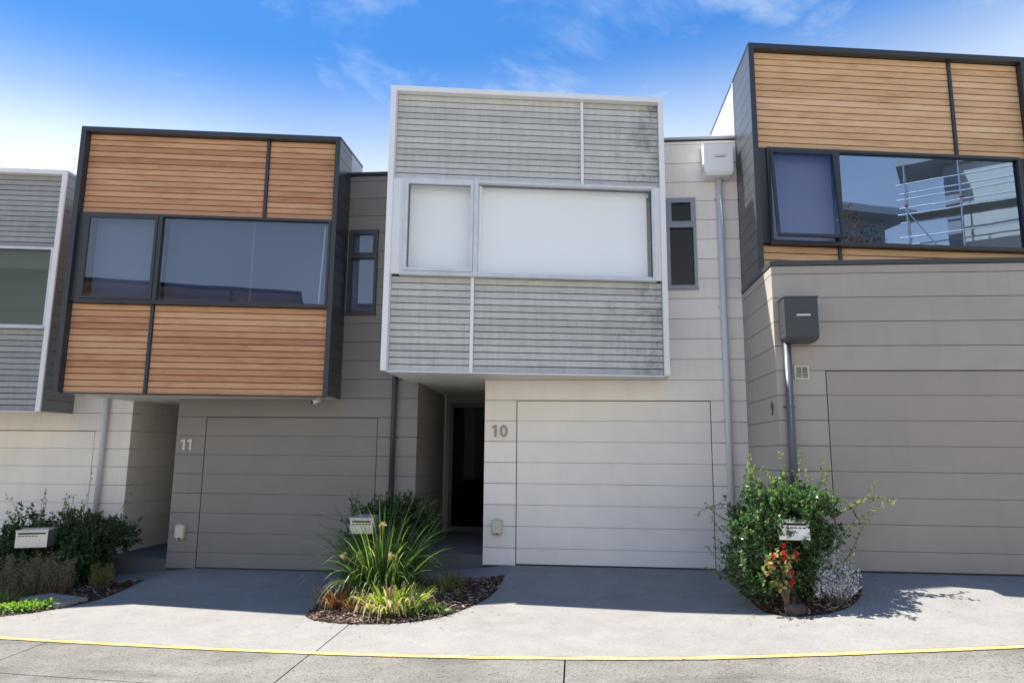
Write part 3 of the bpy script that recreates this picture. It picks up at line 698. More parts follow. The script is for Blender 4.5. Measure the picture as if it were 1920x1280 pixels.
def entry(house, xl, xr, y0, fl, ceil, fm, yd=13.06, wallm='wall11'):
    """recessed porch: step, ceiling, glazed front door"""
    st = struct_step = bx('entry_step', house, 'step', xl+.002, xr-.002, y0+.03, yd, fl-.25, fl+.13)
    bx('porch_ceiling', house, 'soffit', xl+.002, xr-.002, y0+.006, yd+.2, ceil+.005, ceil+.025)
    MB().box(xl, xr, yd+.1, yd+.2, fl, ceil+.004).build('porch_back_wall', wallm, house, (xl, yd, fl))
    d = MB(); a, b, c, e = xl+.10, xr-.06, fl+.14, ceil-.16
    d.box(a, a+.06, yd, yd+.09, c, e); d.box(b-.06, b, yd, yd+.09, c, e); d.box(a+.06, b-.06, yd, yd+.09, e-.07, e); d.box(a+.06, b-.06, yd, yd+.09, c, c+.1)
    dr = d.build('front_door', fm, house, (a, yd, c))
    bx('pane', dr, 'door_glass', a+.06, b-.06, yd+.04, yd+.046, c+.1, e-.07)
    bx('door_leaf', dr, 'black', a+.06, b-.06, yd+.07, yd+.09, c+.1, e-.07)
    MB().tube([(b-.13, yd-.04, c+.85), (b-.13, yd-.04, c+1.15)], .012, 8).box(b-.14, b-.12, yd-.04, yd+.04, c+.9, c+.92).build('handle', 'alu', dr, (b, yd, c))

def body(house, mat, x0, x1, y, z0, z1, holes, yback=19.0, roof='flash'):
    w = MB()
    for a, b, c, d in wall_cells(x0+.018, x1-.018, z0, z1, holes): w.box(a, b, y+.017, y+.25, c, d)
    w.build('wall', 'joint', house, (x0, y, z0))
    s = MB(); s.box(x0+.018, x0+.2, y+.251, yback, z0, z1-.05); s.box(x1-.2, x1-.018, y+.251, yback, z0, z1-.05); s.box(x0+.2, x1-.2, yback-.2, yback, z0, z1-.05)
    s.build('side_wall', mat, house, (x0, y, z0))
    bx('roof', house, roof, x0, x1-.004, y-.0, yback, z1+.002, z1+.03)

ZK = ZC
# ---- house 12 (left edge of the photograph)
h12 = thing('townhouse', 'cream townhouse with grey slatted bay cut off by the left edge', 'house', (-10.0, D12, F12), 'terrace of townhouses')
xe, xr = -11.4, -7.54; zref = .335+ZK; holes = [(-11.0, -8.18, F12, zref)]; WT = 4.32+ZK
bodyholes = []
body(h12, 'wall12', xe, xr, D12, F12-.3, WT, bodyholes, roof='flash_light')
boards(h12, 'wall12', xe, xr, D12, F12, WT-.03, zref, holes)
side_boards(h12, 'wall12', xr-.001, 1, D12+.018, 13.3, F12+.0, .86+ZK, zref)
garage(h12, 'door12', -11.0, -8.18, D12, F12, zref, zref)
FL12 = (-8.62-3.96*UX.x, 10.55-3.96*UX.y)
bay(h12, FL12, 3.96, .615+ZK, 4.70+ZK, 12.3, (1.99+ZK, 3.35+ZK, .22, 3.86, 1.2), 2.75, 1.2, 'light_frame', 'grey_slat12', 'slat_back_grey', 'side_grey',
    (('alu', 'glass_green', 'blind_white'), dict(blind_z=3.02+ZK)), wall_y=D12, rear=D12)
bx('side_panel', h12, 'side_light', -8.638, -8.623, D12+.001, 12.3, 4.33+ZK, 4.66+ZK)

# ---- house 11
h11 = thing('townhouse', 'dark taupe townhouse number 11 with cedar slatted bay in charcoal frame', 'house', (-4.5, D11, F11), 'terrace of townhouses')
xe, xr = -6.41, -2.49; zref = .555+ZK; WT = 4.57+ZK
sw = (-3.71, -3.23, 2.21+ZK, 3.61+ZK); holes = [(-5.93, -3.115, F11, zref), sw]
body(h11, 'wall11', xe, xr, D11, F11-.3, WT, [sw])
boards(h11, 'wall11', xe, xr, D11, F11, WT-.03, zref, holes)
bx('parapet_cap', h11, 'flash', xe, xr, D11-.012, D11+.3, WT-.03+.031, WT+.04)
side_boards(h11, 'wall11', xr-.001, 1, D11+.018, 13.05, F11, 1.10+ZK, zref)
side_boards(h11, 'wall11', xe+.001, -1, D11+.018, 13.3, F11, .86+ZK, zref)
garage(h11, 'door11', -5.93, -3.115, D11, F11, zref, zref)
entry(h11, -7.54, xe, D11, F11, .835+ZK, 'dark_frame', 13.3)
FL11 = (-7.64, 9.54)
bay(h11, FL11, 3.96, .835+ZK, 4.97+ZK, 11.37, (2.21+ZK, 3.60+ZK, .17, 3.865, 1.29), 2.81, 1.255, 'dark_frame', 'cedar', 'slat_back', 'side_dark',
    (('dark_frame', 'glass_tint', ('blind_lilac', 'blind_grey')), {}), wall_y=D11, rear=D11, notch=(-7.54, D12))
bx('side_panel', h11, 'side_light', -3.753, -3.738, D11+.001, 11.37, 4.57+ZK+.04, 4.94+ZK)
small_window(h11, sw[0], sw[1], D11, sw[2], sw[3], 3.16+ZK, 'dark_frame', 'glass_tint', 'blind_lilac')
P11 = lambda s_, r_, z_: Vector((-7.64, 9.54, 0))+UX*s_+YY*r_+ZZ*z_
block('backlit_blind_edge', h11, 'blind_white', P11(3.66, .215, 2.27+ZK), UX*.022-ZZ*0, YY*.004, ZZ*1.27+UX*.05)  # light from behind the blind's edge, put in as a white strip
block('blind_seam', h11, 'blind_lilac', P11(2.60, .231, 2.25+ZK), UX*.03, YY*.003, ZZ*1.31)
digits(h11, '11', .175, 'num_cream', (-6.315, D11-.001, .02+ZK), (1, 0, 0), (0, -1, 0))

# ---- house 10 (middle)
h10 = thing('townhouse', 'pale grey townhouse number 10 with weathered grey slatted bay in white frame', 'house', (.5, D10, F10), 'terrace of townhouses')
xe, xr = -1.36, 2.405; zref = .79+ZK; WT = 4.77+ZK
sw = (1.34, 1.775, 2.44+ZK, 3.83+ZK); holes = [(-.893, 1.90, F10, zref), sw]
body(h10, 'wall10', xe, xr, D10, F10-.3, WT, [sw], roof='flash_light')
boards(h10, 'wall10', xe, xr-.002, D10, F10, WT-.03, zref, holes)
bx('parapet_cap', h10, 'flash_light', xe, xr-.003, D10-.012, D10+.3, WT+.001, WT+.035)
side_boards(h10, 'wall10', xe+.001, -1, D10+.018, 13.05, F10, 1.10+ZK, zref)
garage(h10, 'door10', -.893, 1.90, D10, F10, zref, zref)
entry(h10, -2.49, xe, D10, F10, 1.095+ZK, 'flash', 13.06)
FL10 = (-2.63, 9.11)
bay(h10, FL10, 3.96, 1.095+ZK, 5.2+ZK, 11.6, (2.45+ZK, 3.835+ZK, .20, 3.80, 1.235), 2.755, 1.20, 'light_frame', 'grey_slat', 'slat_back_grey', 'side_light',
    (('alu', 'glass', 'blind_white'), {}), wall_y=D10, notch=(-2.49, D11))
small_window(h10, sw[0], sw[1], D10, sw[2], sw[3], 3.40+ZK, 'alu_dark', 'glass_dark', None)
digits(h10, '10', .175, 'num_grey', (-1.245, D10-.001, .25+ZK), (1, 0, 0), (0, -1, 0))

# ---- house 9 (right)
h9 = thing('townhouse', 'taupe townhouse with protruding garage and golden timber bay at the right edge', 'house', (4.2, D9, F9), 'terrace of townhouses')
xe, xr = 2.405, 7.2; zref = 1.04+ZK; PT = 2.375+ZK
w = MB().box(xe+.017, xr, D9+.017, D9+.25, F9-.3, PT-.03); w.box(xe+.017, xe+.2, D9+.25, D10+.3, F9-.3, PT-.03); w.build('wall', 'joint', h9, (xe, D9, F9))
boards(h9, 'wall9', xe, xr, D9, F9, PT-.03, zref, [(2.98, 5.8, F9, zref)])
side_boards(h9, 'wall9', xe, -1, D9+.018, D10+.01, F9-.1, PT-.03, zref)
garage(h9, 'door9', 2.98, 5.8, D9, F9, zref, zref)
cap = MB().box(xe-.012, xr, D9-.012, D9+.58, PT-.03+.002, PT+.03); cap.box(xe-.012, xe+.06, D9+.58, D10+.0, PT-.028, PT+.0295); cap.build('parapet_cap', 'flash', h9, (xe, D9, PT))
body(h9, 'wall9', xe+.02, xr, D10+.4, F9-.3, 4.9+ZK, [])
FL9 = (2.405, 9.275)
bay(h9, FL9, 4.1, 2.41+ZK, 5.72+ZK, 12.12, (2.84+ZK, 4.20+ZK, .20, 3.885, 1.20), 2.985, 1.175, 'dark_frame', 'golden', 'slat_back', 'side_dark',
    (('dark_frame', 'glass_tint2', ('blind_lilac', None)), dict(sash_open=.16, glass2='glass_mirror')), side='L', wall_y=D10, rear=D10+.02)
side_boards(h9, 'side_light', 2.407, -1, D10+.06, 12.12, 4.82+ZK, 5.69+ZK, 2.41+ZK, .2, .006, .016, 'side_board')
bx('side_trim', h9, 'alu', 2.398, 2.42, D10+.022, D10+.058, 4.82+ZK, 5.69+ZK)
digits(h9, '9', .165, 'num_dark', (xe-.001, 9.01, .51+ZK), (0, -1, 0), (-1, 0, 0))

# paths to the front doors
pth = struct(sheet('path', 'path', -2.485, -.965, lambda x: 9.74, lambda x: 10.32 if x < -1.36 else 10.262, 16, 6, .010, None, .05))
struct(sheet('path', 'path', -7.53, -6.36, lambda x: 10.22, lambda x: 10.85, 12, 6, .010, None, .05))

# ---- downpipes and wall fixtures
downpipe('pale downpipe with square white rainwater head beside the small window', 2.125, D10, gz(2.1, 10.2), 4.2+ZK, 'pipe_light', head=(1.885, 2.305, 4.10+ZK, 4.58+ZK, .24), hm='light_frame')
downpipe('charcoal downpipe between garage 11 and the entry of number 10', -2.855, D11, gz(-2.85, 10.7), 4.0+ZK, 'pipe_dark', .040, head=(-3.03, -2.68, 3.95+ZK, 4.4+ZK, .22))
downpipe('pale downpipe on the cream wall by the left shrub', -7.99, D12, gz(-8, 11.2), 3.7+ZK, 'pipe_light', .045, head=(-8.2, -7.8, 3.66+ZK, 4.1+ZK, .24))
downpipe('slate downpipe with dark rainwater head on the taupe garage wall', 2.535, D9, gz(2.5, 8.7), 1.45+ZK, 'pipe_mid', .042, head=(2.47, 2.855, 1.36+ZK, 1.885+ZK, .25), hm='pipe_dark')

def service_box(label, x, y, z):
    t = thing('service_box', label, 'outlet box', (x, y, z), 'service boxes by the garages')
    bx('case', t, 'cream_plastic', x-.075, x+.075, y-.06, y-.001, z, z+.20, .008); bx('lid', t, 'cream_plastic', x-.068, x+.068, y-.075, y-.0605, z+.012, z+.19, .006)
    bx('hinge', t, 'cream_plastic', x-.03, x+.03, y-.07, y-.01, z+.2005, z+.215)
    for s in (-.04, .035): MB().tube([(x+s, y-.035, z-.028), (x+s, y-.035, z+.002)], .014, 10).build('plug_socket', 'cream_plastic', t, (x, y, z))
    bx('catch', t, 'black', x-.012, x+.012, y-.078, y-.072, z-.004, z+.012)
service_box('cream outlet box on the pale pier below number 10', -1.155, D10, -1.12+ZK)
service_box('cream outlet box on the dark pier below number 11', -6.2, D11, -1.34+ZK)
t = thing('wall_vent', 'small cream louvred vent beside the slate downpipe', 'vent', (2.70, D9, .92+ZK))
mb = MB(); a, b, c, d = 2.615, 2.785, .925+ZK, 1.095+ZK; q = .018; y = D9
mb.box(a, b, y-.022, y-.001, c, c+q); mb.box(a, b, y-.022, y-.001, d-q, d); mb.box(a, a+q, y-.022, y-.001, c+q, d-q); mb.box(b-q, b, y-.022, y-.001, c+q, d-q); mb.build('frame', 'cream_plastic', t)
bx('backing', t, 'black', a+q, b-q, y-.004, y-.001, c+q, d-q)
for i in range(7): block('louvre', t, 'cream_plastic', (a+q, y-.020, c+q+.004+i*.0185), XX*(b-a-2*q), Vector((0, .013, .009)), ZZ*.003)
bx('louvre_bar', t, 'cream_plastic', (a+b)/2-.004, (a+b)/2+.004, y-.0215, y-.0195, c+q, d-q)
t = thing('security_camera', 'white bullet security camera under the cedar bay corner', 'camera', (-3.93, 10.42, .80+ZK))
o = Vector((-3.93, 10.40, .785+ZK)); dv = Vector((-.55, -.8, -.25)).normalized()
MB().tube([o, o+dv*.13], .03, 14).build('camera_body', 'white_plastic', t, None, True)
MB().tube([o+dv*.131, o+dv*.138], .026, 14).build('lens', 'black', t)
MB().tube([o+dv*.03+ZZ*.02, Vector((-3.93, 10.42, .838+ZK))], .012, 8).build('arm', 'white_plastic', t)
MB().tube([(-3.93, 10.42, .826+ZK), (-3.93, 10.42, .838+ZK)], .035, 14).build('mount', 'white_plastic', t)

def letterbox(label, c, rz, tiltx, w=.30, h=.20, dp=.36, post=True):
    t = thing('letterbox', label, 'letterbox', (0, 0, 0), 'letterboxes in the shrubs')
    def put(nm, mat, x0, x1, y0, y1, z0, z1, par, bev=0):
        o_ = bx(nm, par, mat, x0, x1, y0, y1, z0, z1, bev); return o_
    b_ = put('case', 'stainless', -w/2, w/2, 0, dp, 0, h, t, .004)
    put('slot', 'black', -w/2+.03, w/2-.03, -.003, .002, h-.055, h-.03, t); put('flap', 'stainless', -w/2+.02, w/2-.02, -.02, -.004, h-.03, h-.018, t)
    put('rim', 'stainless', -w/2-.006, w/2+.006, -.008, .004, h-.012, h+.004, t)
    for i in range(6): put('drain_slot', 'black', -w/2+.03+i*.042, -w/2+.06+i*.042, -.003, .002, h-.085, h-.072, t)
    MB().tube([(0, dp*.8, -.005), (0, dp*.8, -(c[2]-gz(c[0], c[1]))-.05)], .022, 10).build('post', 'pipe_mid', t)
    t.location = c; t.rotation_euler = (tiltx, 0, rz); return t
letterbox('stainless letterbox poking out of the sunlit shrub with red flowers', (2.25, 7.78, -.855+ZK), R(-6), R(-7), .31, .205, .34)
letterbox('stainless letterbox half hidden behind the strappy plant', (-2.76, 9.0, -1.02+ZK), R(4), R(3), .30, .20)
letterbox('stainless letterbox in front of the dark shrub at left', (-7.74, 9.6, -1.37+ZK), R(22), R(0), .40, .24, .42)

# ------------------------------------------------------------------ plants
def rnd_dir(): 
    while True:
        q = Vector((random.uniform(-1, 1), random.uniform(-1, 1), random.uniform(-1, 1)))
        if .05 < q.length < 1: return q.normalized()
def shrub(label, base, lobes, n, leafmat_, sprigs=(), name='shrub', ll=(.028, .05), group=None, seed=1, stray=.0):
    """many small leaves on twigs through a lumpy crown"""
    random.seed(seed); t = thing(name, label, 'shrub', base, group)
    lf = MB(); tw = MB(); B = Vector(base); tot = sum(l[3]*l[4]*l[5] for l in lobes)
    for (lx, ly, lz, rx, ry, rz) in lobes:
        C = Vector((lx, ly, lz)); k = int(n*rx*ry*rz/tot/9)
        for _ in range(k):                                         # one twig with about nine leaves
            u = rnd_dir(); rad = random.random()**.36*random.uniform(.80, 1.06)*(1+.42*noise.noise(u*1.9+C*3))
            e = C+Vector((u.x*rx, u.y*ry, u.z*rz))*rad
            if noise.noise(e*5.5) < -.16 and rad > .55: continue
            if e.z < gz(e.x, e.y)+.03: e.z = gz(e.x, e.y)+random.uniform(.03, .15)
            dr = (u+Vector((0, 0, .7))+rnd_dir()*.5).normalized(); L_ = random.uniform(.08, .16)*(1.6 if random.random() < stray else 1)
            s0 = e-dr*L_*.5
            tw.tube([s0, s0+dr*L_], [.0026, .0012], 3, False)
            for q in range(random.randint(7, 11)):
                p = s0+dr*L_*random.uniform(.1, 1.0); d = (dr*.6+rnd_dir()).normalized()
                lf.leaf(p, d, (ZZ+rnd_dir()*.7), random.uniform(*ll), random.uniform(*ll)*.66)
    sp_l = MB()
    for (p0, d0, ln, curl, nl, big) in sprigs:                     # long shoots that stick out
        p = Vector(p0); d = Vector(d0).normalized(); pts = [p.copy()]
        ax = rnd_dir()
        for i in range(12):
            d = (d+Vector(curl)*(1/12)+rnd_dir()*.10).normalized(); p = p+d*ln/12; pts.append(p.copy())
        tw.tube(pts, [.003-.002*i/12 for i in range(13)], 4, False)
        for i in range(nl):
            q = pts[min(12, 1+int(i*12/nl))]; dd = (rnd_dir()+d*.4).normalized()
            sp_l.leaf(q, dd, ZZ+rnd_dir()*.5, random.uniform(*ll)*big, random.uniform(*ll)*.55*big)
    for i in range(7):                                             # main stems
        l = random.choice(lobes); e = Vector(l[:3]); m_ = B.lerp(e, .5)+Vector((random.uniform(-.05, .05), random.uniform(-.05, .05), 0))
        tw.tube([B+Vector((random.uniform(-.06, .06), random.uniform(-.06, .06), -.02)), m_, e], [.014, .010, .005], 6)
    stuff(lf.build('foliage', leafmat_, t)); stuff(tw.build('twigs', 'stem', t))
    if sprigs: stuff(sp_l.build('young_leaves', 'shoot', t))
    return t
# right island shrub
bz = gz(2.35, 8.35)
spr = []
random.seed(21)
for i in range(16): spr.append(((random.uniform(1.75, 2.75), random.uniform(7.9, 8.4), bz+random.uniform(1.02, 1.2)), (random.uniform(-.3, .3), random.uniform(-.3, .1), 1), random.uniform(.18, .38), (0, 0, 0), 16, 1.0))
for a in [((2.75, 8.2, bz+.85), (1, -.1, .35), .62, (.1, 0, .9)), ((2.8, 8.2, bz+.6), (.8, -.2, .8), .75, (.2, 0, -.2)), ((2.7, 8.1, bz+1.05), (1, 0, .2), .5, (-.6, 0, -1.6)), ((2.85, 8.15, bz+.35), (.6, -.2, 1), .62, (.5, 0, .2)), ((2.95, 8.1, bz+.9), (.5, 0, 1), .55, (.4, 0, -1.4))]: spr.append((*a, 30, 1.1))
for a in [((1.75, 8.3, bz+.75), (-1, -.2, .2), .45, (0, 0, .9)), ((1.75, 8.3, bz+.55), (-1, 0, .3), .38, (.3, 0, .8)), ((1.72, 8.3, bz+.95), (-1, -.1, .3), .42, (-.2, 0, -1.2)), ((1.75, 8.2, bz+.15), (-1, -.1, .0), .40, (0, 0, .5)), ((1.7, 8.3, bz+.3), (-1, .1, .1), .35, (0, 0, 1.0))]: spr.append((*a, 26, .9))
shrub('sunlit glossy green shrub around a letterbox at the right', (2.35, 8.4, bz), [(2.0, 8.17, bz+.66, .42, .42, .48), (2.46, 8.12, bz+.74, .40, .40, .42), (2.24, 8.07, bz+.99, .52, .38, .26), (1.96, 8.05, bz+.28, .40, .36, .32), (2.36, 8.04, bz+.30, .34, .32, .34), (2.3, 8.45, bz+.8, .55, .35, .45), (2.36, 7.92, bz+.26, .24, .14, .26), (2.0, 7.86, bz+.62, .26, .16, .34)],
      34000, 'bush', spr, ll=(.034, .058), seed=3, stray=.15, group='green shrubs around the letterboxes')
bz = gz(-2.6, 9.6)
spr = [((-3.1, 9.5, bz+.85), (-1, 0, .1), .5, (0, 0, .3), 12, .8), ((-3.1, 9.4, bz+.7), (-1, -.1, .5), .45, (-.3, 0, -.6), 10, .8), ((-3.05, 9.4, bz+.4), (-1, 0, .1), .4, (0, 0, .6), 10, .9), ((-2.2, 9.6, bz+1.0), (1, 0, .4), .35, (0, 0, .4), 10, .8)]
for i in range(10): spr.append(((random.uniform(-3.05, -2.2), 9.5, bz+random.uniform(1.0, 1.15)), (random.uniform(-.4, .4), 0, 1), .2, (0, 0, 0), 10, .8))
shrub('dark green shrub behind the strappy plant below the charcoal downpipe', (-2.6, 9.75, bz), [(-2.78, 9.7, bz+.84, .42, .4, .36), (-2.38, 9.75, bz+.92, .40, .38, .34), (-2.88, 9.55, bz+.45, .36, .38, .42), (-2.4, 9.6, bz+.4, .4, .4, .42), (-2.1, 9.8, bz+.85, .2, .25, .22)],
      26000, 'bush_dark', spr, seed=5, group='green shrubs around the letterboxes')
bz = gz(-7.7, 10.4)
spr = []
for i in range(14): spr.append(((random.uniform(-8.7, -6.9), 10.3, bz+random.uniform(.95, 1.1)), (random.uniform(-.3, .3), 0, 1), random.uniform(.16, .4), (0, 0, 0), 9, 1.0))
spr += [((-8.4, 10.2, bz+.95), (-.7, 0, .9), .5, (0, 0, 0), 9, 1.0), ((-7.95, 10.9, bz+1.0), (.1, .1, 1), .75, (0, 0, 0), 12, .9), ((-6.9, 10.2, bz+.95), (1, 0, .6), .4, (0, 0, .3), 8, .9)]
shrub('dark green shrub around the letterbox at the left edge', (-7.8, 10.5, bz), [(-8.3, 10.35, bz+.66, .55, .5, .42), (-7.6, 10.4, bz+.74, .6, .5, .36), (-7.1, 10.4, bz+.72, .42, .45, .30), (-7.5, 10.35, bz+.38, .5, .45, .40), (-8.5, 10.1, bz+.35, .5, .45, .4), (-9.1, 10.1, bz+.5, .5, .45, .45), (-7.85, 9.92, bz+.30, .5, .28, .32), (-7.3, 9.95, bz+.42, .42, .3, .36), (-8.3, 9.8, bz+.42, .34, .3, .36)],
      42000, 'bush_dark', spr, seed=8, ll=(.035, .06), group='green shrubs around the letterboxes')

def clump(label, name, base, parts, cat='plant', group=None, seed=1):
    """strappy clump; parts = (part name, material, count, length range, width, droop range, spread, radius, kink)"""
    random.seed(seed); t = thing(name, label, cat, base, group); B = Vector(base)
    for (nm, mt, n, lr, wd, dr, spread, rad, kink, lean) in parts:
        mb = MB()
        for _ in range(n):
            a = random.uniform(0, 6.283); q = random.random()**.6
            p = B+Vector((math.cos(a)*rad*q, math.sin(a)*rad*q, -.01)); p.z = max(p.z, gz(p.x, p.y)+.0)
            d = Vector((math.cos(a)*spread*q, math.sin(a)*spread*q, 1))+rnd_dir()*.18+Vector(lean)
            mb.blade(p, d, random.uniform(*lr), wd*random.uniform(.7, 1.2), random.uniform(*dr), 7, random.uniform(-.8, .8), random.choice(kink) if kink else None)
        stuff(mb.build(nm, mt, t))
    return t
bz = gz(-2.4, 8.85)+.05
t = clump('tall strappy green plant with arching blades in the middle island', 'strappy_plant', (-2.42, 8.87, bz), [
    ('blades', 'strap', 360, (.55, 1.36), .017, (.15, 1.5), .78, .20, None, (.08, .0, 0)),
    ('arching_blades', 'strap', 190, (.65, 1.12), .019, (1.5, 3.4), .95, .22, None, (-.15, -.1, 0)),
    ('pale_blades', 'yblade', 26, (.5, 1.1), .014, (.1, 1.8), .8, .2, [None, None, 4, 5], (0, -.1, 0))], 'plant', seed=11)
random.seed(4)
for (x, y, z) in [(-2.36, 8.55, .90), (-2.18, 8.3, .56), (-2.78, 8.42, .54)]:
    mb = MB(); st = Vector((-2.42, 8.84, bz)); e = Vector((x, y, bz+z))
    mb.tube([st, st.lerp(e, .5)+ZZ*.08, e], .005, 5)
    for _ in range(40): mb.leaf(e+rnd_dir()*.02, rnd_dir()+ZZ*.2, rnd_dir(), random.uniform(.03, .06), .012)
    mb.build('seed_head', 'straw', t)
bz = gz(-2.1, 8.2)+.05
clump('yellow green clump with browned blade tips at the front of the middle island', 'wilting_clump', (-2.12, 8.24, bz), [
    ('blades', 'yblade', 150, (.18, .46), .034, (.0, 1.6), 1.0, .28, [None, None, 4, 5], (.05, -.05, 0)),
    ('green_blades', 'strap', 70, (.16, .36), .018, (.0, .6), .8, .30, None, (.1, -.1, 0)),
    ('dry_blades', 'straw', 110, (.24, .48), .034, (.1, 2.0), .85, .28, [3, 4, 5], (0, -.05, 0)),
    ('fallen_blades', 'straw', 80, (.22, .44), .026, (2.5, 5), 1.8, .14, None, (-.5, -.8, -.5))], seed=12)
bz = gz(-2.84, 8.3)+.03
clump('rusty brown dead clump at the left tip of the middle island', 'dead_clump', (-2.84, 8.44, bz), [
    ('blades', 'rust', 150, (.22, .40), .016, (.1, 1.3), .7, .16, [None, 4, 5], (0, 0, 0)), ('dry_blades', 'straw', 18, (.2, .36), .015, (.3, 1.6), .8, .14, [None, 4], (.1, -.1, 0))], seed=13)
bz = gz(-2.55, 8.2)+.03
clump('low brown clump between dead clump and yellow clump', 'dead_clump', (-2.56, 8.34, bz), [
    ('blades', 'rust', 90, (.18, .34), .018, (.2, 1.4), .9, .14, [None, 4], (0, 0, 0))], seed=17)
bz = gz(-1.7, 9.2)+.03
clump('small olive clump in shade near the entry path of number 10', 'low_clump', (-1.68, 9.22, bz), [
    ('blades', 'olive', 120, (.14, .28), .020, (.0, .6), .7, .22, None, (0, 0, 0)), ('dry_blades', 'straw', 36, (.16, .3), .016, (1.5, 3.5), 1.3, .2, None, (0, -.2, -.2))], seed=14)
bz = gz(-1.75, 8.05)+.03
clump('small low green tuft at the front edge of the middle island', 'low_clump', (-1.62, 8.16, bz), [
    ('blades', 'strap', 46, (.14, .26), .014, (1.0, 2.5), 1.2, .10, None, (.2, -.1, 0))], seed=15)
clump('lone green tuft right of the yellow clump on the mulch', 'low_clump', (-1.88, 8.02, gz(-1.88, 8.02)+.03), [
    ('blades', 'strap', 40, (.14, .30), .016, (.2, 1.2), .8, .07, None, (0, -.1, 0))], seed=16)

# red flowering pelargonium
random.seed(31); B = Vector((2.13, 7.74, gz(2.13, 7.74)+.03))
t = thing('pelargonium', 'leggy red flowering plant in front of the right shrub', 'flower', B)
mb = MB(); tips = []
for (dx, dz) in [(-.13, .52), (-.05, .60), (-.02, .46), (.05, .54), (-.16, .40), (.03, .35), (.0, .24), (-.08, .30)]:
    e = B+Vector((dx-.03, random.uniform(-.06, .06), dz)); tips.append(e); mb.tube([B+Vector((random.uniform(-.02, .02), 0, -.04)), B+Vector((dx*.35, 0, dz*.5)), e], [.007, .005, .003], 6)
stuff(mb.build('stems', 'stem', t))
mb = MB()
for e in tips:
    for _ in range(11):
        p = e+rnd_dir()*.05-ZZ*random.uniform(-.02, .05); d = rnd_dir(); d.y -= .4; n_ = len(mb.v); d.normalize(); a_ = d.cross(ZZ).normalized(); b_ = a_.cross(d); r_ = random.uniform(.018, .032)
        mb.v += [p+(a_*math.cos(k*.785)+b_*math.sin(k*.785))*r_*(1 if k % 2 else .85)+d*random.uniform(-.004, .004) for k in range(8)]; mb.f.append(tuple(range(n_, n_+8)))
stuff(mb.build('leaves', 'gleaf', t))
for i, (dx, dz) in enumerate([(-.03, .66), (.10, .58), (-.13, .55), (-.03, .59), (-.18, .47), (.04, .40), (.05, .30), (-.02, .51)]):
    mb = MB(); c = B+Vector((dx, -.05+random.uniform(-.03, .03), dz)); k_ = random.uniform(.7, 1.0)
    for _ in range(26):
        u = rnd_dir(); mb.leaf(c+u*.012, u+Vector((0, -.2, .1)), rnd_dir(), random.uniform(.018, .030)*k_, .022*k_)
    mb.tube([c-ZZ*.08, c], .003, 4); mb.build('flower_head', 'petal', t)

# silver felted bush
random.seed(33); B = Vector((2.64, 7.83, gz(2.64, 7.83)+.03))
t = thing('silver_bush', 'silver grey dry bush at the right tip of the right island', 'shrub', B)
mb = MB(); st = MB()
for _ in range(120):
    a = random.uniform(0, 6.283); q = random.random()**.5; h = random.uniform(.14, .58)*(1-.4*q)*(1+.25*math.sin(a*3+1))
    e = B+Vector((math.cos(a)*.24*q+(h-.2)*.10, math.sin(a)*.17*q, h)); s0 = B+Vector((math.cos(a)*.10*q, math.sin(a)*.08*q, -.02))
    st.tube([s0, s0.lerp(e, .5)+rnd_dir()*.015, e], [.004, .003, .002], 4, False)
    for k in range(20):
        f_ = random.uniform(.45, 1.08); p = s0.lerp(e, f_)+rnd_dir()*.018; d = rnd_dir()+ZZ*.35
        mb.leaf(p, d, rnd_dir(), random.uniform(.022, .045), random.uniform(.009, .018), .1)
stuff(mb.build('foliage', 'silver', t)); stuff(st.build('twigs', 'heath', t))

# heathy grey-brown shrub and small neighbours at the left
def heath(label, B, w, d, h, n, mat, seed, name='heath_shrub'):
    random.seed(seed); B = Vector(B); t = thing(name, label, 'shrub', B, 'low shrubs in the left bed'); mb = MB(); st = MB()
    for _ in range(n):
        a = random.uniform(0, 6.283); q = random.random()**.5; hh = h*random.uniform(.45, 1.0)
        e = B+Vector((math.cos(a)*w*q, math.sin(a)*d*q, hh)); s0 = B+Vector((math.cos(a)*w*.75*q, math.sin(a)*d*.75*q, -.02))
        st.tube([s0, e], [.005, .0025], 4, False)
        for k in range(70):
            f_ = random.uniform(.45, 1.04); p = s0.lerp(e, f_)+rnd_dir()*.045*(1.25-f_*.5); u = (rnd_dir()+ZZ*.6)
            mb.leaf(p, u, rnd_dir(), random.uniform(.018, .034), random.uniform(.010, .016), .1)
    stuff(mb.build('foliage', mat, t)); stuff(st.build('twigs', 'stem', t))
heath('grey brown heathy shrub under the left letterbox', (-7.48, 9.36, gz(-7.48, 9.36)+.03), .66, .20, .56, 130, 'heath', 41)
heath('small olive shrub beside the entry path at left', (-6.72, 9.72, gz(-6.7, 9.7)+.03), .17, .14, .34, 26, 'olive', 42, 'olive_shrub')
def cover(label, pts, n, seed, r=.22):
    random.seed(seed); t = thing('ground_cover', label, 'ground cover', (pts[0][0], pts[0][1], gz(*pts[0])), 'bright ground cover patches'); mb = MB()
    for _ in range(n):
        x, y = random.choice(pts); x += random.gauss(0, r*.5); y += random.gauss(0, r*.35)
        if not inpoly(x, y-.02, BEDS['a']): continue
        p = Vector((x, y, gz(x, y)+random.uniform(.02, .11))); mb.leaf(p, rnd_dir()+ZZ*.3+Vector((0, -.2, 0)), ZZ+rnd_dir()*.4, random.uniform(.03, .055), random.uniform(.022, .036))
    stuff(mb.build('foliage', 'bright', t))
cover('bright green ground cover in sun at the left road edge', [(-7.3, 8.62), (-7.05, 8.68), (-6.9, 8.76), (-7.5, 8.66), (-7.8, 8.7)], 1500, 51)
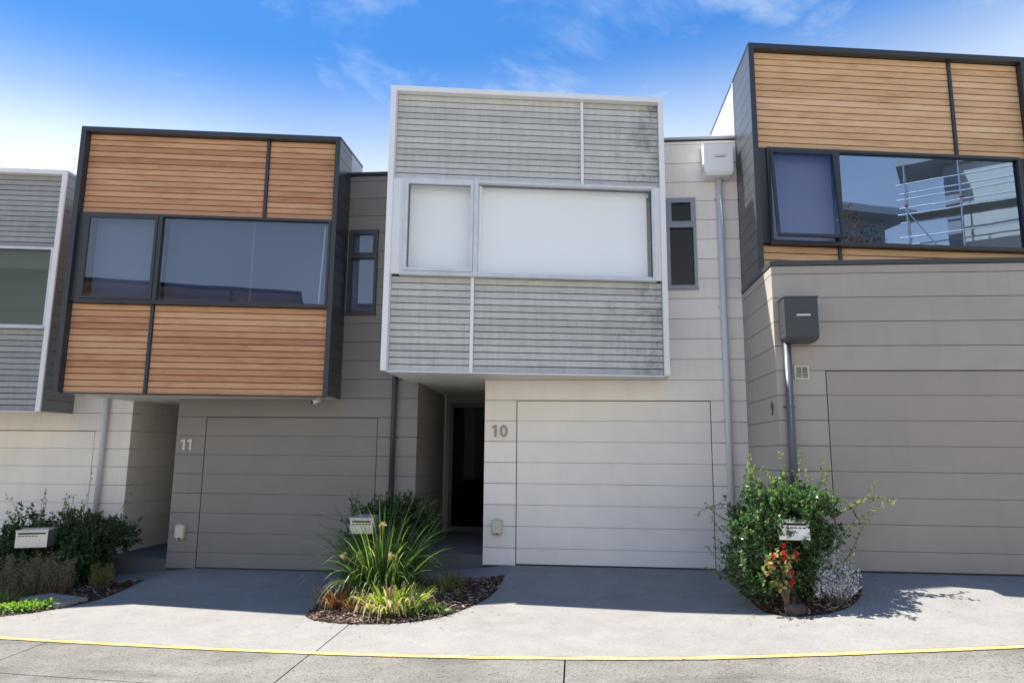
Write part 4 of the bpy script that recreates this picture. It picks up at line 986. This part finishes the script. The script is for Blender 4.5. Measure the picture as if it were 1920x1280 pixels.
clump('olive and green weedy tuft left of the concrete cover', 'weedy_tuft', (-7.55, 9.0, gz(-7.5, 9)+.03), [
    ('blades', 'strap', 60, (.15, .34), .012, (.3, 1.4), .8, .16, None, (0, 0, 0)), ('olive_blades', 'olive', 40, (.1, .22), .02, (.1, .8), .8, .16, None, (0, 0, 0))], seed=18)

# concrete pit cover
t = thing('pit_cover', 'pale concrete pit cover lying at the edge of the left bed', 'pit cover', (-6.95, 9.1, gz(-6.95, 9.1)))
zt_ = gz(-6.95, 9.1)+.02
q = [(-7.36, 9.02), (-6.62, 8.78), (-6.50, 9.18), (-7.24, 9.40)]
q2 = [(-7.22, 9.03), (-6.68, 8.86), (-6.60, 9.14), (-7.13, 9.31)]
MB().prism(q, zt_-.10, zt_+.055).build('surround', 'pit', t); MB().prism(q2, zt_+.056, zt_+.075).build('lid', 'pit', t)
# rock
bm = bmesh.new(); bmesh.ops.create_icosphere(bm, subdivisions=3, radius=1)
for v_ in bm.verts:
    n_ = noise.noise(v_.co*1.6+Vector((3, 1, 2)))*.35+noise.noise(v_.co*4)*.1; v_.co *= 1+n_; v_.co = Vector((v_.co.x*.10, v_.co.y*.08, v_.co.z*.075))
me = bpy.data.meshes.new('rock'); bm.to_mesh(me); bm.free(); me.materials.append(M['rock'])
rk = link(bpy.data.objects.new('rock', me), None, (2.20, 7.73, gz(2.2, 7.73)+.05)); tag(rk, 'rounded brown rock at the foot of the red flowers', 'rock')

# ------------------------------------------------------------------ across the street (seen only as a reflection in the right-hand window)
oh = thing('opposite_house', 'cream rendered building across the street, reflected in the right window', 'house', (20, -5, 1))
E1 = Vector((.68, .733, 0)); E2 = Vector((.733, -.68, 0)); OA = Vector((18.0, -4.46, 0)); z1 = 13.55
Q = lambda a, b, z: OA+E1*a+E2*b+ZZ*z
MB().hex(Q(2.0, 1.2, .5), E1*10, E2*5, ZZ*(z1-.9)).build('wall', 'render_wall', oh); MB().hex(Q(0, .2, z1-.4), E1*2.0, E2*2.2, ZZ*.4).hex(Q(2.0, 1.0, z1-.39), E1*11, E2*5.4, ZZ*.4).build('roof', 'render_grey', oh)
MB().hex(Q(1.55, 1.0, .5), E1*.46, E2*.6, ZZ*(z1-.91)).build('pillar', 'render_grey', oh)
for i in range(2):
    for j in range(3):
        w_ = block('window', oh, 'dark_frame', Q(4.4+i*3.4, 1.14, 2.6+j*3.2), E1*1.5, E2*.05, ZZ*1.6); block('pane', w_, 'glass_mirror', Q(4.48+i*3.4, 1.12, 2.68+j*3.2), E1*1.34, E2*.015, ZZ*1.44)
ot = thing('opposite_house', 'timber clad house straight across the street, reflected low in the left windows', 'house', (-10.5, -12, 1))
MB().box(-15, -5.6, -20, -12.05, 0, 8.95).build('wall', 'render_grey', ot); MB().box(-15.1, -5.5, -20.1, -11.9, 8.96, 9.08).build('roof', 'dark_frame', ot)
for i in range(22): bx('slat', ot, 'cedar', -14.9, -8.62, -12.05, -12.0, 6.2+i*.124, 6.2+i*.124+.11); bx('slat', ot, 'cedar', -8.5, -5.7, -12.05, -12.0, 6.2+i*.124, 6.2+i*.124+.11)
bx('mullion', ot, 'dark_frame', -8.61, -8.51, -12.05, -11.96, 6.2, 8.95)
sf = thing('scaffold', 'galvanised scaffold with plank deck in front of the opposite building', 'scaffold', (18, -4, 1))
for i in range(5):
    for b_ in (-.5, .6):
        g_ = Q(.3+i*1.75, b_, 0); s_ = MB().tube([(g_.x, g_.y, gz(g_.x, g_.y)), (g_.x, g_.y, 12.9)], .03, 8).build('standard', 'galv', sf)
        for z in (10.2, 11.2, 12.2): MB().tube([(g_.x, g_.y, z), (g_.x, g_.y, z+.08)], .05, 8).build('clip', 'red' if z == 11.2 else 'galv', s_)
for z in (5.2, 8.0, 10.0, 10.9, 11.5, 12.1):
    for b_ in (-.5, .6): MB().tube([Q(0, b_, z), Q(7.6, b_, z)], .025, 8).build('ledger', 'galv', sf)
for z in (7.9, 10.8):
    for i in range(4):
        for k in range(4): block('plank', sf, 'plank', Q(.3+i*1.75, -.45+k*.255, z+.12), E1*1.73, E2*.245, ZZ*.05)
for i in (0, 2): MB().tube([Q(.3+i*1.75, -.55, 11.0), Q(.3+i*1.75+1.75, -.55, 8.1)], .025, 8).build('brace', 'galv', sf)
oh2 = thing('far_house', 'grey flat roofed building far across the street, reflected in the right window', 'house', (23, -14, 1))
MB().box(20, 25.2, -22, -13, 0, 14.3).build('wall', 'render_grey', oh2); MB().box(19, 26.4, -23, -12, 14.3, 14.7).build('roof', 'render_grey', oh2)
def tree(label, base, h, r, n, seed, mat='bush_dark'):
    random.seed(seed); B = Vector(base); t = thing('street_tree', label, 'tree', B, 'trees across the street'); mb = MB(); st = MB()
    st.tube([B-ZZ*.1, B+ZZ*h*.45, B+ZZ*h*.7], [.16, .11, .06], 8)
    for _ in range(9):
        u = rnd_dir(); c = B+ZZ*h*.7+Vector((u.x*r*.7, u.y*r*.7, u.z*h*.22)); st.tube([B+ZZ*h*.4, c], [.06, .02], 5)
        for k in range(n//9):
            v_ = rnd_dir()*r*.55*random.random()**.4; mb.leaf(c+v_, rnd_dir(), ZZ+rnd_dir(), random.uniform(.1, .2), random.uniform(.05, .09))
    stuff(mb.build('crown', mat, t)); st.build('trunk', 'stem', t)
tree('reddish street tree across the road, reflected in the right window', (16.4, -6.2, gz(16.4, -6.2)), 11.0, 1.8, 3000, 61, 'rust')
tree('green street tree across the road, reflected in the right window', (18.6, -6.6, gz(18.6, -6.6)), 10.8, 1.7, 3000, 62)
